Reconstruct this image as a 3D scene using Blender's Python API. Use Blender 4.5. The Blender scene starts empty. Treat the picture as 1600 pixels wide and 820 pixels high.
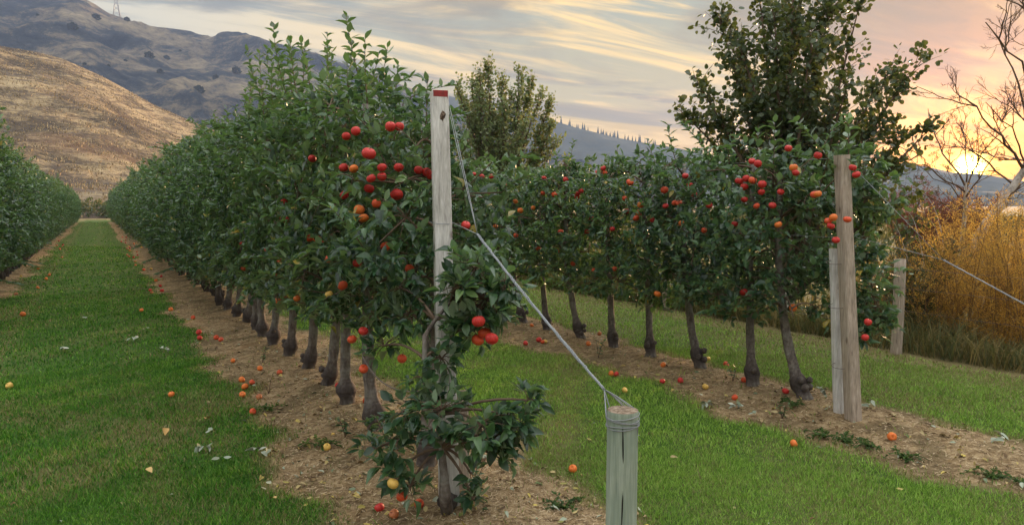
import bpy, math, random
import numpy as np
from mathutils import Vector, noise as mnoise

C = bpy.context.scene.collection
R = math.radians
# ------------------------------------------------------------------ camera
FPX = 1101.0; YAW = R(30.55); PITCH = R(4.67); CAMH = 1.6
cam = bpy.data.cameras.new("camera"); camo = bpy.data.objects.new("camera", cam); C.objects.link(camo)
cam.lens = 36.0 * FPX / 1600; cam.sensor_width = 36; cam.clip_end = 30000; cam.clip_start = .05
camo.location = (0, 0, CAMH); camo.rotation_euler = (R(90) - PITCH, 0, -YAW)
bpy.context.scene.camera = camo
sc = bpy.context.scene
sc.view_settings.view_transform = 'Standard'; sc.view_settings.look = 'None'
sc.view_settings.exposure = 1.28; sc.view_settings.gamma = 1
sc.cycles.volume_bounces = 1; sc.cycles.max_bounces = 6; sc.cycles.transparent_max_bounces = 6
sc.cycles.diffuse_bounces = 2; sc.cycles.glossy_bounces = 2; sc.cycles.transmission_bounces = 3

F = Vector((math.sin(YAW) * math.cos(PITCH), math.cos(YAW) * math.cos(PITCH), -math.sin(PITCH)))
RT = Vector((math.cos(YAW), -math.sin(YAW), 0)); UP = RT.cross(F)
def ray(px, py): return F + RT * ((px - 800) / FPX) + UP * ((410 - py) / FPX)
def at(px, py, z):
    return Vector((0, 0, CAMH)) + ray(px, py) * z
def ground_at(px, py, h=0.0):
    r = ray(px, py); t = (h - CAMH) / r.z
    return Vector((0, 0, CAMH)) + r * t
def on_x(px, py, X):
    r = ray(px, py); return Vector((0, 0, CAMH)) + r * (X / r.x)

# ------------------------------------------------------------------ world
SUN_PX = (1515, 262)
sd = ray(*SUN_PX).normalized(); SUN_EL = math.asin(sd.z)
world = bpy.data.worlds.new("World"); sc.world = world; world.use_nodes = True
class NT:
    def __init__(s, tree): s.t = tree; s.n = tree.nodes; s.l = tree.links
    def node(s, typ, **kw):
        n = s.n.new(typ)
        for k, v in kw.items(): setattr(n, k, v)
        return n
    def put(s, sock, v):
        if isinstance(v, bpy.types.NodeSocket): s.l.new(v, sock)
        elif v is not None: sock.default_value = v
    def math(s, op, a, b=None, c=None, clamp=False):
        n = s.node('ShaderNodeMath', operation=op); n.use_clamp = clamp
        s.put(n.inputs[0], a); s.put(n.inputs[1], b)
        if c is not None: s.put(n.inputs[2], c)
        return n.outputs[0]
    def vmath(s, op, a, b=None, out=0):
        n = s.node('ShaderNodeVectorMath', operation=op); s.put(n.inputs[0], a)
        if b is not None: s.put(n.inputs[1], b)
        return n.outputs['Value'] if op in ('DOT_PRODUCT', 'LENGTH') else n.outputs[0]
    def scale(s, v, k):
        n = s.node('ShaderNodeVectorMath', operation='SCALE'); s.put(n.inputs[0], v); s.put(n.inputs['Scale'], k); return n.outputs[0]
    def mix(s, f, a, b, blend='MIX'):
        n = s.node('ShaderNodeMix', data_type='RGBA', blend_type=blend)
        s.put(n.inputs[0], f); s.put(n.inputs[6], col(a)); s.put(n.inputs[7], col(b)); return n.outputs[2]
    def noise(s, vec=None, scale=5, detail=4, rough=.55, out=0, dist=0):
        n = s.node('ShaderNodeTexNoise'); n.inputs['Scale'].default_value = scale; n.inputs['Detail'].default_value = detail
        n.inputs['Roughness'].default_value = rough; n.inputs['Distortion'].default_value = dist
        if vec is not None: s.l.new(vec, n.inputs['Vector'])
        return n.outputs[out]
    def ramp(s, f, stops, interp='LINEAR'):
        n = s.node('ShaderNodeValToRGB'); s.put(n.inputs[0], f); cr = n.color_ramp; cr.interpolation = interp
        while len(cr.elements) < len(stops): cr.elements.new(.5)
        for e, (p, c) in zip(cr.elements, stops): e.position = p; e.color = col(c) if not isinstance(c, (int, float)) else (c, c, c, 1)
        return n.outputs[0]
    def maprange(s, v, a, b, c=0., d=1., smooth=False):
        n = s.node('ShaderNodeMapRange'); s.put(n.inputs[0], v)
        if smooth: n.interpolation_type = 'SMOOTHSTEP'
        for i, x in enumerate((a, b, c, d)): n.inputs[i + 1].default_value = x
        return n.outputs[0]
def col(c):
    if isinstance(c, bpy.types.NodeSocket): return c
    return tuple(c) + (1,) if len(c) == 3 else c

WSTR = 0.1
w = NT(world.node_tree); w.n.clear()
tc = w.node('ShaderNodeTexCoord'); d = tc.outputs['Generated']
sky = w.node('ShaderNodeTexSky', sky_type='NISHITA'); sky.sun_disc = False
sky.sun_elevation = SUN_EL; sky.sun_rotation = math.atan2(sd.x, sd.y); sky.air_density = 1.2; sky.dust_density = 2.0
sep = w.node('ShaderNodeSeparateXYZ'); w.l.new(d, sep.inputs[0]); dz = sep.outputs[2]
dots = w.vmath('DOT_PRODUCT', d, tuple(sd))
zc = w.math('MAXIMUM', dz, 0.0)
warm = w.ramp(zc, [(0, (.84, .28, .0)), (.06, (.70, .36, .02)), (.14, (.42, .32, .11)), (.27, (.215, .235, .18)), (.40, (.95, .97, .95)), (1, (1.8, 1.84, 1.85))])  # both ramps: unseen sky above the view raised, added to brighten the foreground
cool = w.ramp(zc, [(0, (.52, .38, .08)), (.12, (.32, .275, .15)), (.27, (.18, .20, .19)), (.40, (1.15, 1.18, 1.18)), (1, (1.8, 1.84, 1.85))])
wf = w.maprange(dots, .45, .93, smooth=True)
base = w.mix(wf, cool, warm)
# streaky high cloud sheet seen in perspective
inv = w.math('DIVIDE', 1.0, w.math('ADD', zc, .07))
pl = w.scale(d, inv)
mp = w.node('ShaderNodeMapping'); w.l.new(pl, mp.inputs[0]); mp.inputs['Rotation'].default_value = (0, 0, R(58)); mp.inputs['Scale'].default_value = (.55, 1.9, .0)
n1 = w.noise(mp.outputs[0], 1.2, 8, .6, dist=.9)
mp2 = w.node('ShaderNodeMapping'); w.l.new(pl, mp2.inputs[0]); mp2.inputs['Location'].default_value = (3.3, 1.2, 0); mp2.inputs['Rotation'].default_value = (0, 0, R(70)); mp2.inputs['Scale'].default_value = (.40, 1.2, 0)
n2 = w.noise(mp2.outputs[0], 1.0, 7, .6, dist=.8)
lit = w.mix(wf, (.45, .41, .30), (.82, .52, .14)); gray = w.mix(wf, (.12, .13, .12), (.175, .14, .075))
c1 = w.mix(w.maprange(n1, .44, .60, 0, .85, True), base, lit)
c2 = w.mix(w.maprange(n2, .46, .60, 0, .85, True), c1, gray)
dn = w.math('MAXIMUM', dots, 0.0)
g1 = w.math('MULTIPLY', w.math('POWER', dn, 60.), .40)
g2 = w.math('MULTIPLY', w.math('POWER', dn, 330.), 1.9)
g3 = w.math('MULTIPLY', w.math('POWER', dn, 22000.), 45.0)
streak = w.maprange(n1, .35, .62, .55, 1.15, True)
glow = w.vmath('ADD', w.vmath('ADD', w.scale((1.0, .20, .0), w.math('MULTIPLY', g1, streak)), w.scale((1.0, .30, .0), w.math('MULTIPLY', g2, streak))), w.scale((1., .70, .14), g3))
cust = w.vmath('ADD', c2, glow)
up = w.maprange(dz, -.02, .0)
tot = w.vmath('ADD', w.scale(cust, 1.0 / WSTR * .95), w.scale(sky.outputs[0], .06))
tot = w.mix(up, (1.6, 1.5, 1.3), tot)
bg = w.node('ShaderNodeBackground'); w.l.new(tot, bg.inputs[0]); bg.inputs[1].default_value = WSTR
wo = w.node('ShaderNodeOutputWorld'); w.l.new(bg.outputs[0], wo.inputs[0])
world.cycles.sampling_method = 'MANUAL'; world.cycles.sample_map_resolution = 512

sun = bpy.data.lights.new("sun", 'SUN'); suno = bpy.data.objects.new("sun", sun); C.objects.link(suno)
sun.energy = 5.0; sun.angle = R(.6); sun.color = (1, .62, .34)
sl = Vector((sd.x, sd.y, 0)).normalized() * math.cos(R(5)) + Vector((0, 0, math.sin(R(5))))
suno.rotation_euler = sl.to_track_quat('Z', 'Y').to_euler(); suno.location = (20, 12, 8)

# ------------------------------------------------------------------ helpers
class G:
    """collects vertices and faces and links them as one mesh object"""
    def __init__(s): s.v = []; s.t = []; s.q = []; s.a = []; s.b = []; s.n = 0; s.tm = []; s.qm = []
    def add(s, v, tris=None, quads=None, a=0.0, b=0.0, m=0):
        v = np.asarray(v, dtype=np.float32).reshape(-1, 3); k = len(v)
        s.v.append(v)
        s.a.append(np.full(k, a, np.float32) if np.isscalar(a) else np.asarray(a, np.float32))
        s.b.append(np.full(k, b, np.float32) if np.isscalar(b) else np.asarray(b, np.float32))
        if tris is not None and len(tris):
            t = np.asarray(tris, dtype=np.int64).reshape(-1, 3) + s.n; s.t.append(t); s.tm.append(np.full(len(t), m, np.int32))
        if quads is not None and len(quads):
            t = np.asarray(quads, dtype=np.int64).reshape(-1, 4) + s.n; s.q.append(t); s.qm.append(np.full(len(t), m, np.int32))
        s.n += k
    def mesh(s, name, mats, smooth=True):
        me = bpy.data.meshes.new(name)
        v = np.concatenate(s.v); t = np.concatenate(s.t) if s.t else np.zeros((0, 3), np.int64); q = np.concatenate(s.q) if s.q else np.zeros((0, 4), np.int64)
        me.vertices.add(len(v)); me.vertices.foreach_set('co', v.ravel())
        me.loops.add(t.size + q.size); me.loops.foreach_set('vertex_index', np.concatenate([t.ravel(), q.ravel()]).astype(np.int32))
        me.polygons.add(len(t) + len(q))
        ls = np.concatenate([np.arange(len(t)) * 3, t.size + np.arange(len(q)) * 4]).astype(np.int32)
        me.polygons.foreach_set('loop_start', ls)
        me.polygons.foreach_set('use_smooth', np.full(len(ls), smooth))
        mi = np.concatenate(s.tm + s.qm) if (s.tm or s.qm) else np.zeros(0, np.int32)
        me.polygons.foreach_set('material_index', mi.astype(np.int32))
        for nm, arr in (('rnd', s.a), ('dry', s.b)):
            at_ = me.attributes.new(nm, 'FLOAT', 'POINT'); at_.data.foreach_set('value', np.concatenate(arr))
        for m in (mats if isinstance(mats, (list, tuple)) else [mats]): me.materials.append(m)
        me.update(calc_edges=True); me.validate()
        return me
    def obj(s, name, mats, parent=None, smooth=True, loc=None):
        o = bpy.data.objects.new(name, s.mesh(name, mats, smooth)); C.objects.link(o)
        if parent: o.parent = parent
        if loc is not None: o.location = loc
        return o
def tag(o, label=None, cat=None, group=None, kind=None):
    if label: o['label'] = label
    if cat: o['category'] = cat
    if group: o['group'] = group
    if kind: o['kind'] = kind
    return o
def empty(name, loc, rz=0, **k):
    o = bpy.data.objects.new(name, None); C.objects.link(o); o.location = loc; o.rotation_euler = (0, 0, rz); o.empty_display_size = .1
    return tag(o, **k)
def link_mesh(name, me, parent=None, loc=(0, 0, 0)):
    o = bpy.data.objects.new(name, me); C.objects.link(o); o.parent = parent; o.location = loc; return o

def tube(g, pts, rad, sides=8, rough=0.0, seed=0, cap=True, a=0.0, m=0, b=0.0):
    pts = np.array([tuple(p) for p in pts], float); n = len(pts)
    rad = np.full(n, rad, float) if np.isscalar(rad) else np.asarray(rad, float)
    tan = np.gradient(pts, axis=0); tan /= np.linalg.norm(tan, axis=1)[:, None] + 1e-9
    ref = np.array([1., 0, 0]) if abs(tan[0][0]) < .8 else np.array([0, 1., 0])
    u = np.cross(tan[0], ref); u /= np.linalg.norm(u); us = []
    for i in range(n):
        u = u - tan[i] * np.dot(u, tan[i]); u /= np.linalg.norm(u) + 1e-9; us.append(u)
    us = np.array(us); vs = np.cross(tan, us)
    ang = np.linspace(0, 2 * math.pi, sides, endpoint=False)
    rr = np.repeat(rad[:, None], sides, 1)
    if rough:
        rs = np.random.RandomState(abs(int(seed))); nz = rs.normal(0, 1, (n, sides)); nz = (nz + np.roll(nz, 1, 1)) / 1.4
        rr = rr * (1 + rough * nz)
    v = pts[:, None, :] + rr[:, :, None] * (us[:, None, :] * np.cos(ang)[None, :, None] + vs[:, None, :] * np.sin(ang)[None, :, None])
    v = v.reshape(-1, 3); i = np.arange(n - 1)[:, None] * sides; j = np.arange(sides)[None, :]; k = (j + 1) % sides
    q = np.stack([(i + j), (i + k), (i + sides + k), (i + sides + j)], -1).reshape(-1, 4)
    tr = []
    if cap and sides > 2:
        v = np.vstack([v, pts[0], pts[-1]]); c0 = n * sides; e = (n - 1) * sides
        for jj in range(sides):
            tr.append((c0, (jj + 1) % sides, jj)); tr.append((c0 + 1, e + jj, e + (jj + 1) % sides))
    g.add(v, tris=tr, quads=q, a=a, b=b, m=m)
def bez(p0, p1, p2, n):
    t = np.linspace(0, 1, n)[:, None]; p0, p1, p2 = (np.array(tuple(p), float) for p in (p0, p1, p2))
    return (1 - t) ** 2 * p0 + 2 * t * (1 - t) * p1 + t * t * p2

# leaf templates: length 1 along +Y, face up +Z
def leaf_tpl(ys, ws, fold=.12, droop=.22, wave=0.0):
    v = [(0, 0, 0)]; q = []; t = []
    for i, (y, wd) in enumerate(zip(ys, ws)):
        z = -droop * y * y; wv = wave * (1 if i % 2 else -1)
        v += [(-wd, y, z + fold * wd * 2 + wv), (0, y, z), (wd, y, z + fold * wd * 2 - wv)]
    v.append((0, 1, -droop)); e = len(v) - 1; k = len(ys)
    t += [(0, 2, 1), (0, 3, 2)]
    for i in range(k - 1):
        a = 1 + 3 * i; q += [(a, a + 1, a + 4, a + 3), (a + 1, a + 2, a + 5, a + 4)]
    a = 1 + 3 * (k - 1); t += [(a, a + 1, e), (a + 1, a + 2, e)]
    return np.array(v, float), np.array(t), np.array(q)
LEAF_HI = leaf_tpl([.18, .38, .62, .84], [.15, .25, .235, .12], .22, .25, .012)
LEAF_MID = leaf_tpl([.3, .68], [.235, .2], .22, .22)
LEAF_LO = (np.array([(0, 0, 0), (-.24, .45, .06), (0, 1, -.15), (.24, .45, .06)]), np.array([(0, 3, 2), (0, 2, 1)]), np.zeros((0, 4), int))
ASPEN = leaf_tpl([.10, .4, .75], [.32, .48, .36], .06, .10)
def frames(dirs, nrm):
    y = dirs / (np.linalg.norm(dirs, axis=1)[:, None] + 1e-9)
    x = np.cross(y, nrm); x /= np.linalg.norm(x, axis=1)[:, None] + 1e-9
    z = np.cross(x, y); return x, y, z
def leaves(g, pos, dirs, nrm, size, tpl, rs, width=1.0, b=0.0, m=0, a=None):
    n = len(pos)
    if n == 0: return
    x, y, z = frames(dirs, nrm); tv, tt, tq = tpl; k = len(tv); size = np.asarray(size).reshape(-1, 1, 1) * np.ones((n, 1, 1))
    wd = width * (1 + .2 * rs.uniform(-1, 1, (n, 1, 1)))
    v = pos[:, None, :] + size * (tv[None, :, 0:1] * wd * x[:, None, :] + tv[None, :, 1:2] * y[:, None, :] + tv[None, :, 2:3] * rs.uniform(-.6, 2.6, (n, 1, 1)) * z[:, None, :])
    off = (np.arange(n) * k)[:, None, None]
    a = np.repeat(rs.uniform(0, 1, n) if a is None else a, k)
    bb = np.repeat(b, k) if not np.isscalar(b) else b
    g.add(v.reshape(-1, 3), tris=(tt[None] + off).reshape(-1, 3), quads=(tq[None] + off).reshape(-1, 4) if len(tq) else None, a=a, b=bb, m=m)
def unit(rs, n):
    v = rs.normal(0, 1, (n, 3)); return v / np.linalg.norm(v, axis=1)[:, None]

# ------------------------------------------------------------------ materials
def mat(name, fn, disp=False):
    m = bpy.data.materials.new(name); m.use_nodes = True; t = NT(m.node_tree); t.n.clear()
    out = t.node('ShaderNodeOutputMaterial'); sh = fn(t); t.l.new(sh, out.inputs['Surface']); return m
def pbsdf(t, color, rough=.7, spec=.4, bump=None, bstr=.3, bdist=.01, **kw):
    p = t.node('ShaderNodeBsdfPrincipled'); t.put(p.inputs['Base Color'], col(color) if not isinstance(color, bpy.types.NodeSocket) else color)
    t.put(p.inputs['Roughness'], rough); t.put(p.inputs['Specular IOR Level'], spec)
    for k, v in kw.items(): t.put(p.inputs[k], v)
    if bump is not None:
        b = t.node('ShaderNodeBump'); t.put(b.inputs['Height'], bump); b.inputs['Strength'].default_value = bstr; b.inputs['Distance'].default_value = bdist
        t.l.new(b.outputs[0], p.inputs['Normal'])
    return p.outputs[0]
def attr(t, n): return t.node('ShaderNodeAttribute', attribute_name=n).outputs['Fac']
def objc(t): return t.node('ShaderNodeTexCoord').outputs['Object']
def wpos(t): return t.node('ShaderNodeNewGeometry').outputs['Position']
def leaf_mat(name, stops, under, trans, rough=.42, spec=.5, tf=.35):
    def fn(t):
        r = attr(t, 'rnd'); nz = t.noise(wpos(t), 2.2, 3)
        f = t.math('ADD', t.math('MULTIPLY', r, .7), t.math('MULTIPLY', t.math('SUBTRACT', nz, .5), .9), clamp=True)
        c = t.ramp(f, stops)
        c = t.mix(attr(t, 'dry'), c, (.42, .30, .05))
        bf = t.node('ShaderNodeNewGeometry').outputs['Backfacing']
        c2 = t.mix(bf, c, under)
        p = pbsdf(t, c2, rough, spec)
        tr = t.node('ShaderNodeBsdfTranslucent'); t.put(tr.inputs[0], t.mix(.6, c, trans))
        mx = t.node('ShaderNodeMixShader'); mx.inputs[0].default_value = tf; t.l.new(p, mx.inputs[1]); t.l.new(tr.outputs[0], mx.inputs[2])
        return mx.outputs[0]
    return mat(name, fn)
M = {}
M['leaf'] = leaf_mat('apple_leaf', [(0, (.010, .033, .017)), (.4, (.030, .078, .033)), (.75, (.088, .168, .056)), (1, (.30, .36, .13))], (.26, .34, .23), (.20, .38, .05), .36, .55, .24)
M['poplar'] = leaf_mat('poplar_leaf', [(0, (.022, .045, .014)), (.5, (.045, .075, .022)), (.85, (.085, .11, .03)), (1, (.20, .15, .04))], (.09, .12, .06), (.20, .22, .04), tf=.35)
M['poplar2'] = leaf_mat('pale_poplar_leaf', [(0, (.09, .15, .05)), (.5, (.15, .22, .08)), (1, (.28, .28, .11))], (.24, .27, .15), (.42, .42, .12), .5, .4)
M['gold'] = leaf_mat('gold_leaf', [(0, (.50, .25, .04)), (.5, (.80, .50, .09)), (1, (.92, .70, .22))], (.80, .50, .12), (.95, .60, .12), .7, .2, .6)
M['weed'] = leaf_mat('weed_leaf', [(0, (.08, .07, .025)), (.4, (.24, .18, .07)), (1, (.58, .42, .18))], (.10, .12, .05), (.2, .2, .05), .7, .2)
M['redbush'] = leaf_mat('red_bush_leaf', [(0, (.14, .04, .025)), (1, (.26, .09, .05))], (.16, .07, .05), (.35, .12, .06), .7, .2)
def f_grass(t):
    P = wpos(t); r = attr(t, 'rnd')
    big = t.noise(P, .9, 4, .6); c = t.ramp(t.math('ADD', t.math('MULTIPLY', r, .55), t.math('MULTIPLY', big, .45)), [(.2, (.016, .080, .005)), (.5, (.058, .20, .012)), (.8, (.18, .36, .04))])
    sx = t.node('ShaderNodeSeparateXYZ'); t.l.new(P, sx.inputs[0]); c = t.mix(t.maprange(sx.outputs[0], 1.0, 3.0, 0, .58, True), c, t.mix(r, (.17, .34, .03), (.55, .74, .15))); dr = t.mix(r, (.20, .15, .06), (.36, .30, .15)); c = t.mix(attr(t, 'dry'), c, dr)  # right lane lightened: light coming from the right put into the blade colour
    p = pbsdf(t, c, .55, .35); tr = t.node('ShaderNodeBsdfTranslucent'); t.put(tr.inputs[0], c)
    mx = t.node('ShaderNodeMixShader'); mx.inputs[0].default_value = .3; t.l.new(p, mx.inputs[1]); t.l.new(tr.outputs[0], mx.inputs[2]); return mx.outputs[0]
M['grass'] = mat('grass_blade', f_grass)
def f_ground(t):
    P = wpos(t); soil = attr(t, 'rnd'); dry = attr(t, 'dry')
    n1 = t.noise(P, 14, 6, .7); n2 = t.noise(P, 2.2, 5, .6); n3 = t.noise(P, 70, 4, .7)
    gr = t.mix(n1, (.022, .055, .010), (.085, .150, .028)); gr = t.mix(t.maprange(n2, .4, .7), gr, (.05, .10, .02))
    dg = t.mix(n1, (.11, .085, .035), (.30, .24, .12)); gr = t.mix(dry, gr, dg)
    so = t.ramp(t.math('ADD', t.math('MULTIPLY', n1, .6), t.math('MULTIPLY', n3, .4)), [(.36, (.07, .042, .022)), (.47, (.26, .175, .092)), (.56, (.38, .275, .155)), (.68, (.55, .42, .25))])
    so = t.mix(t.maprange(n2, .48, .62, 0, .7, True), so, t.mix(n3, (.06, .042, .022), (.20, .15, .08)))
    f = t.maprange(t.math('ADD', soil, t.math('MULTIPLY', t.math('SUBTRACT', n1, .5), .7)), .38, .62, smooth=True)
    c = t.mix(f, gr, so)
    return pbsdf(t, c, .95, .1, bump=t.math('ADD', n3, n1), bstr=.7, bdist=.02)
M['ground'] = mat('ground_surface', f_ground)
def f_bark(t):
    o = objc(t); mp = t.node('ShaderNodeMapping'); t.l.new(o, mp.inputs[0]); mp.inputs['Scale'].default_value = (1, 1, .35)
    n = t.noise(mp.outputs[0], 38, 6, .7); n2 = t.noise(o, 9, 4, .6)
    w2 = t.node('ShaderNodeTexWave', wave_type='BANDS', bands_direction='Z'); t.l.new(o, w2.inputs[0]); w2.inputs['Scale'].default_value = 9; w2.inputs['Distortion'].default_value = 9
    c = t.ramp(n, [(.3, (.055, .042, .036)), (.5, (.135, .108, .092)), (.72, (.27, .235, .205))])
    c = t.mix(t.maprange(n2, .45, .7, 0, .6), c, (.30, .29, .25)); c = t.mix(t.maprange(attr(t, 'rnd'), 0, 1), c, (.045, .034, .03))
    return pbsdf(t, c, .85, .25, bump=t.math('ADD', n, t.math('MULTIPLY', w2.outputs[1], .4)), bstr=.8, bdist=.006)
M['bark'] = mat('apple_bark', f_bark)
def f_twig(t): return pbsdf(t, t.mix(t.noise(objc(t), 30), (.09, .055, .038), (.20, .14, .10)), .8, .2)
M['goldstem'] = mat('golden_stem', lambda t: pbsdf(t, (.27, .16, .06), .8, .2))
M['twig'] = mat('twig_bark', f_twig)
def f_pale(t):
    n = t.noise(objc(t), 9, 6, .7); c = t.ramp(n, [(.3, (.12, .09, .07)), (.5, (.42, .37, .32)), (.7, (.62, .56, .50))]); return pbsdf(t, c, .8, .2, bump=n, bstr=.5)
M['palebark'] = mat('pale_bark', f_pale)
def wood(name, stops, zs=.06, fine=60, green=None, crack=.5):
    def fn(t):
        o = objc(t); mp = t.node('ShaderNodeMapping'); t.l.new(o, mp.inputs[0]); mp.inputs['Scale'].default_value = (1, 1, zs)
        n = t.noise(mp.outputs[0], fine, 6, .65, dist=.4); n2 = t.noise(mp.outputs[0], fine * 3.2, 3, .6); n3 = t.noise(o, 5, 4)
        v = t.node('ShaderNodeTexVoronoi'); v.feature = 'F1'; mk = t.node('ShaderNodeMapping'); t.l.new(o, mk.inputs[0]); mk.inputs['Scale'].default_value = (1, 1, .45); t.l.new(mk.outputs[0], v.inputs[0]); v.inputs['Scale'].default_value = 7.5
        knot = t.maprange(v.outputs['Distance'], .05, .13, 1, 0, True)
        c = t.ramp(t.math('ADD', t.math('MULTIPLY', n, .65), t.math('MULTIPLY', n2, .35)), stops)
        if green: c = t.mix(t.maprange(n3, .4, .65, 0, .7), c, green)
        else: c = t.mix(t.maprange(n3, .45, .75, 0, .45), c, (.22, .19, .16))
        c = t.mix(t.math('MULTIPLY', knot, .75), c, (.13, .085, .06))
        ck = t.maprange(n, .30, .36, 1, 0); c = t.mix(t.math('MULTIPLY', ck, crack), c, (.05, .04, .035))
        return pbsdf(t, c, .88, .2, bump=t.math('ADD', n, t.math('MULTIPLY', n2, .4)), bstr=.7, bdist=.004)
    return mat(name, fn)
M['post'] = wood('weathered_timber', [(.30, (.27, .245, .225)), (.48, (.55, .52, .49)), (.66, (.76, .73, .70))])
M['post2'] = wood('grey_timber', [(.30, (.15, .115, .085)), (.48, (.34, .27, .21)), (.66, (.52, .43, .35))])
M['anchor'] = wood('treated_timber', [(.30, (.12, .16, .12)), (.5, (.30, .34, .27)), (.68, (.44, .48, .40))], .05, 45, (.22, .28, .215), .8)
M['knot'] = mat('knot_wood', lambda t: pbsdf(t, t.ramp(t.noise(objc(t), 70, 5, .7), [(.4, (.03, .022, .018)), (.55, (.16, .11, .08)), (.7, (.34, .27, .21))]), .95, .1, bump=t.noise(objc(t), 90), bstr=1, bdist=.006))
M['endgrain'] = mat('end_grain', lambda t: pbsdf(t, t.ramp(t.noise(objc(t), 55, 5, .7), [(.3, (.07, .05, .035)), (.5, (.24, .18, .13)), (.7, (.42, .34, .26))]), .95, .1, bump=t.noise(objc(t), 90, 4), bstr=.9, bdist=.006))
M['redpaint'] = mat('red_paint', lambda t: pbsdf(t, t.mix(t.maprange(t.noise(objc(t), 60, 5, .7), .35, .7), (.36, .035, .035), (.20, .045, .04)), .75, .3, bump=t.noise(objc(t), 90), bstr=.4, bdist=.003))
M['crack'] = mat('wood_crack', lambda t: pbsdf(t, (.018, .015, .012), .95, .05))
M['wire'] = mat('galvanised_wire', lambda t: pbsdf(t, t.mix(t.noise(objc(t), 120, 3), (.20, .21, .22), (.38, .39, .41)), .48, .5, Metallic=.55))
M['rope'] = mat('braided_wire', lambda t: pbsdf(t, t.mix(t.noise(objc(t), 150, 4), (.16, .17, .19), (.42, .44, .47)), .5, .5, Metallic=.35))
M['rust'] = mat('rusty_wire', lambda t: pbsdf(t, t.mix(t.noise(objc(t), 80, 4), (.10, .07, .055), (.26, .22, .20)), .7, .3, Metallic=.3))
def apple_mat(name, a, b, c_):
    def fn(t):
        o = objc(t); oi = t.node('ShaderNodeObjectInfo').outputs['Random']
        off = t.vmath('ADD', o, t.node('ShaderNodeObjectInfo').outputs['Location'])
        n = t.noise(off, 16, 4, .6); n2 = t.noise(off, 5, 2)
        mp = t.node('ShaderNodeMapping'); t.l.new(off, mp.inputs[0]); mp.inputs['Scale'].default_value = (1, 1, .1); st = t.noise(mp.outputs[0], 110, 3)
        c = t.mix(t.maprange(t.math('ADD', t.math('MULTIPLY', n2, .7), t.math('MULTIPLY', st, .3)), .42, .60), a, b); c = t.mix(t.maprange(n, .58, .74, 0, .8), c, c_)
        sp = t.maprange(t.noise(off, 330, 1), .66, .72, 0, .4); c = t.mix(sp, c, (.75, .55, .25))
        c = t.mix(t.maprange(t.noise(off, 42, 4, .7), .55, .8, 0, .35), c, (.22, .10, .04)); return pbsdf(t, c, .50, .35, bump=n, bstr=.12)
    return mat(name, fn)
M['r'] = apple_mat('red_apple_skin', (.60, .026, .024), (.40, .016, .018), (.64, .15, .03))
M['o'] = apple_mat('blushed_apple_skin', (.68, .10, .025), (.60, .045, .025), (.74, .28, .04))
M['O'] = apple_mat('orange_apple_skin', (.78, .21, .03), (.70, .12, .03), (.80, .38, .06))
M['y'] = apple_mat('yellow_apple_skin', (.72, .46, .09), (.66, .38, .10), (.70, .55, .20))
M['b'] = apple_mat('rotting_apple_skin', (.50, .16, .05), (.34, .09, .04), (.28, .14, .06))
M['litter'] = mat('leaf_litter', lambda t: pbsdf(t, t.ramp(attr(t, 'rnd'), [(0, (.10, .06, .035)), (.3, (.20, .13, .06)), (.5, (.42, .33, .17)), (.68, (.52, .40, .10)), (.8, (.10, .14, .06)), (1, (.40, .43, .33))]), .8, .2))
M['straw'] = mat('dry_straw', lambda t: pbsdf(t, t.ramp(attr(t, 'rnd'), [(0, (.12, .075, .045)), (.4, (.34, .24, .14)), (1, (.55, .43, .27))]), .85, .2))
def f_hill(t):
    P = wpos(t); n = t.noise(P, .055, 8, .68); n2 = t.noise(P, .9, 6, .75); n3 = t.noise(P, .016, 4, .6)
    c = t.ramp(t.math('ADD', t.math('MULTIPLY', n, .6), t.math('MULTIPLY', n2, .4)), [(.41, (.07, .055, .04)), (.47, (.17, .125, .075)), (.53, (.38, .275, .155)), (.66, (.56, .43, .25))])
    mq = t.node('ShaderNodeMapping'); t.l.new(P, mq.inputs[0]); mq.inputs['Scale'].default_value = (.5, .5, 3.2); tr = t.noise(mq.outputs[0], .30, 6, .7, dist=.6)
    c = t.mix(t.maprange(tr, .46, .60, 0, .7, True), c, (.085, .062, .05)); c = t.mix(t.maprange(n3, .50, .62, 0, .6), c, (.20, .105, .06))
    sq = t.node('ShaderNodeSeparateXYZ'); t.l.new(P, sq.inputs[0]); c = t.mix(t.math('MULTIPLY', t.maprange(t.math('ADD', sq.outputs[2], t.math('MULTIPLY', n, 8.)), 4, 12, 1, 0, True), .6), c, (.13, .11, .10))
    return pbsdf(t, c, .95, .05, bump=n2, bstr=.8, bdist=.8)
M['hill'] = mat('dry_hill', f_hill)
def f_mtn(t):
    P = wpos(t); mp = t.node('ShaderNodeMapping'); t.l.new(P, mp.inputs[0]); mp.inputs['Scale'].default_value = (1, 1, 2.2)
    n = t.noise(mp.outputs[0], .010, 10, .68); n2 = t.noise(P, .06, 7, .78)
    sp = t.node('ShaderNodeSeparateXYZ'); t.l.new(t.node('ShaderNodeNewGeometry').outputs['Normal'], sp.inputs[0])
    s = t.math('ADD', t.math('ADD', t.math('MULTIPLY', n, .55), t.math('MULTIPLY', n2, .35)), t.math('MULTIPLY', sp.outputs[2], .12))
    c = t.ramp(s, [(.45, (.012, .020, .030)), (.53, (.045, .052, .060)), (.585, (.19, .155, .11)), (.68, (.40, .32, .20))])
    return pbsdf(t, c, .95, .05, bump=n2, bstr=1, bdist=7)
M['mtn'] = mat('mountain_rock', f_mtn)
M['farmtn'] = mat('forested_ridge', lambda t: pbsdf(t, t.ramp(t.noise(wpos(t), .01, 8, .7), [(.35, (.03, .04, .03)), (.6, (.09, .09, .06)), (.7, (.2, .16, .1))]), .95, .05))
M['conifer'] = mat('conifer_needles', lambda t: pbsdf(t, (.03, .045, .025), .9, .1))

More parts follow.
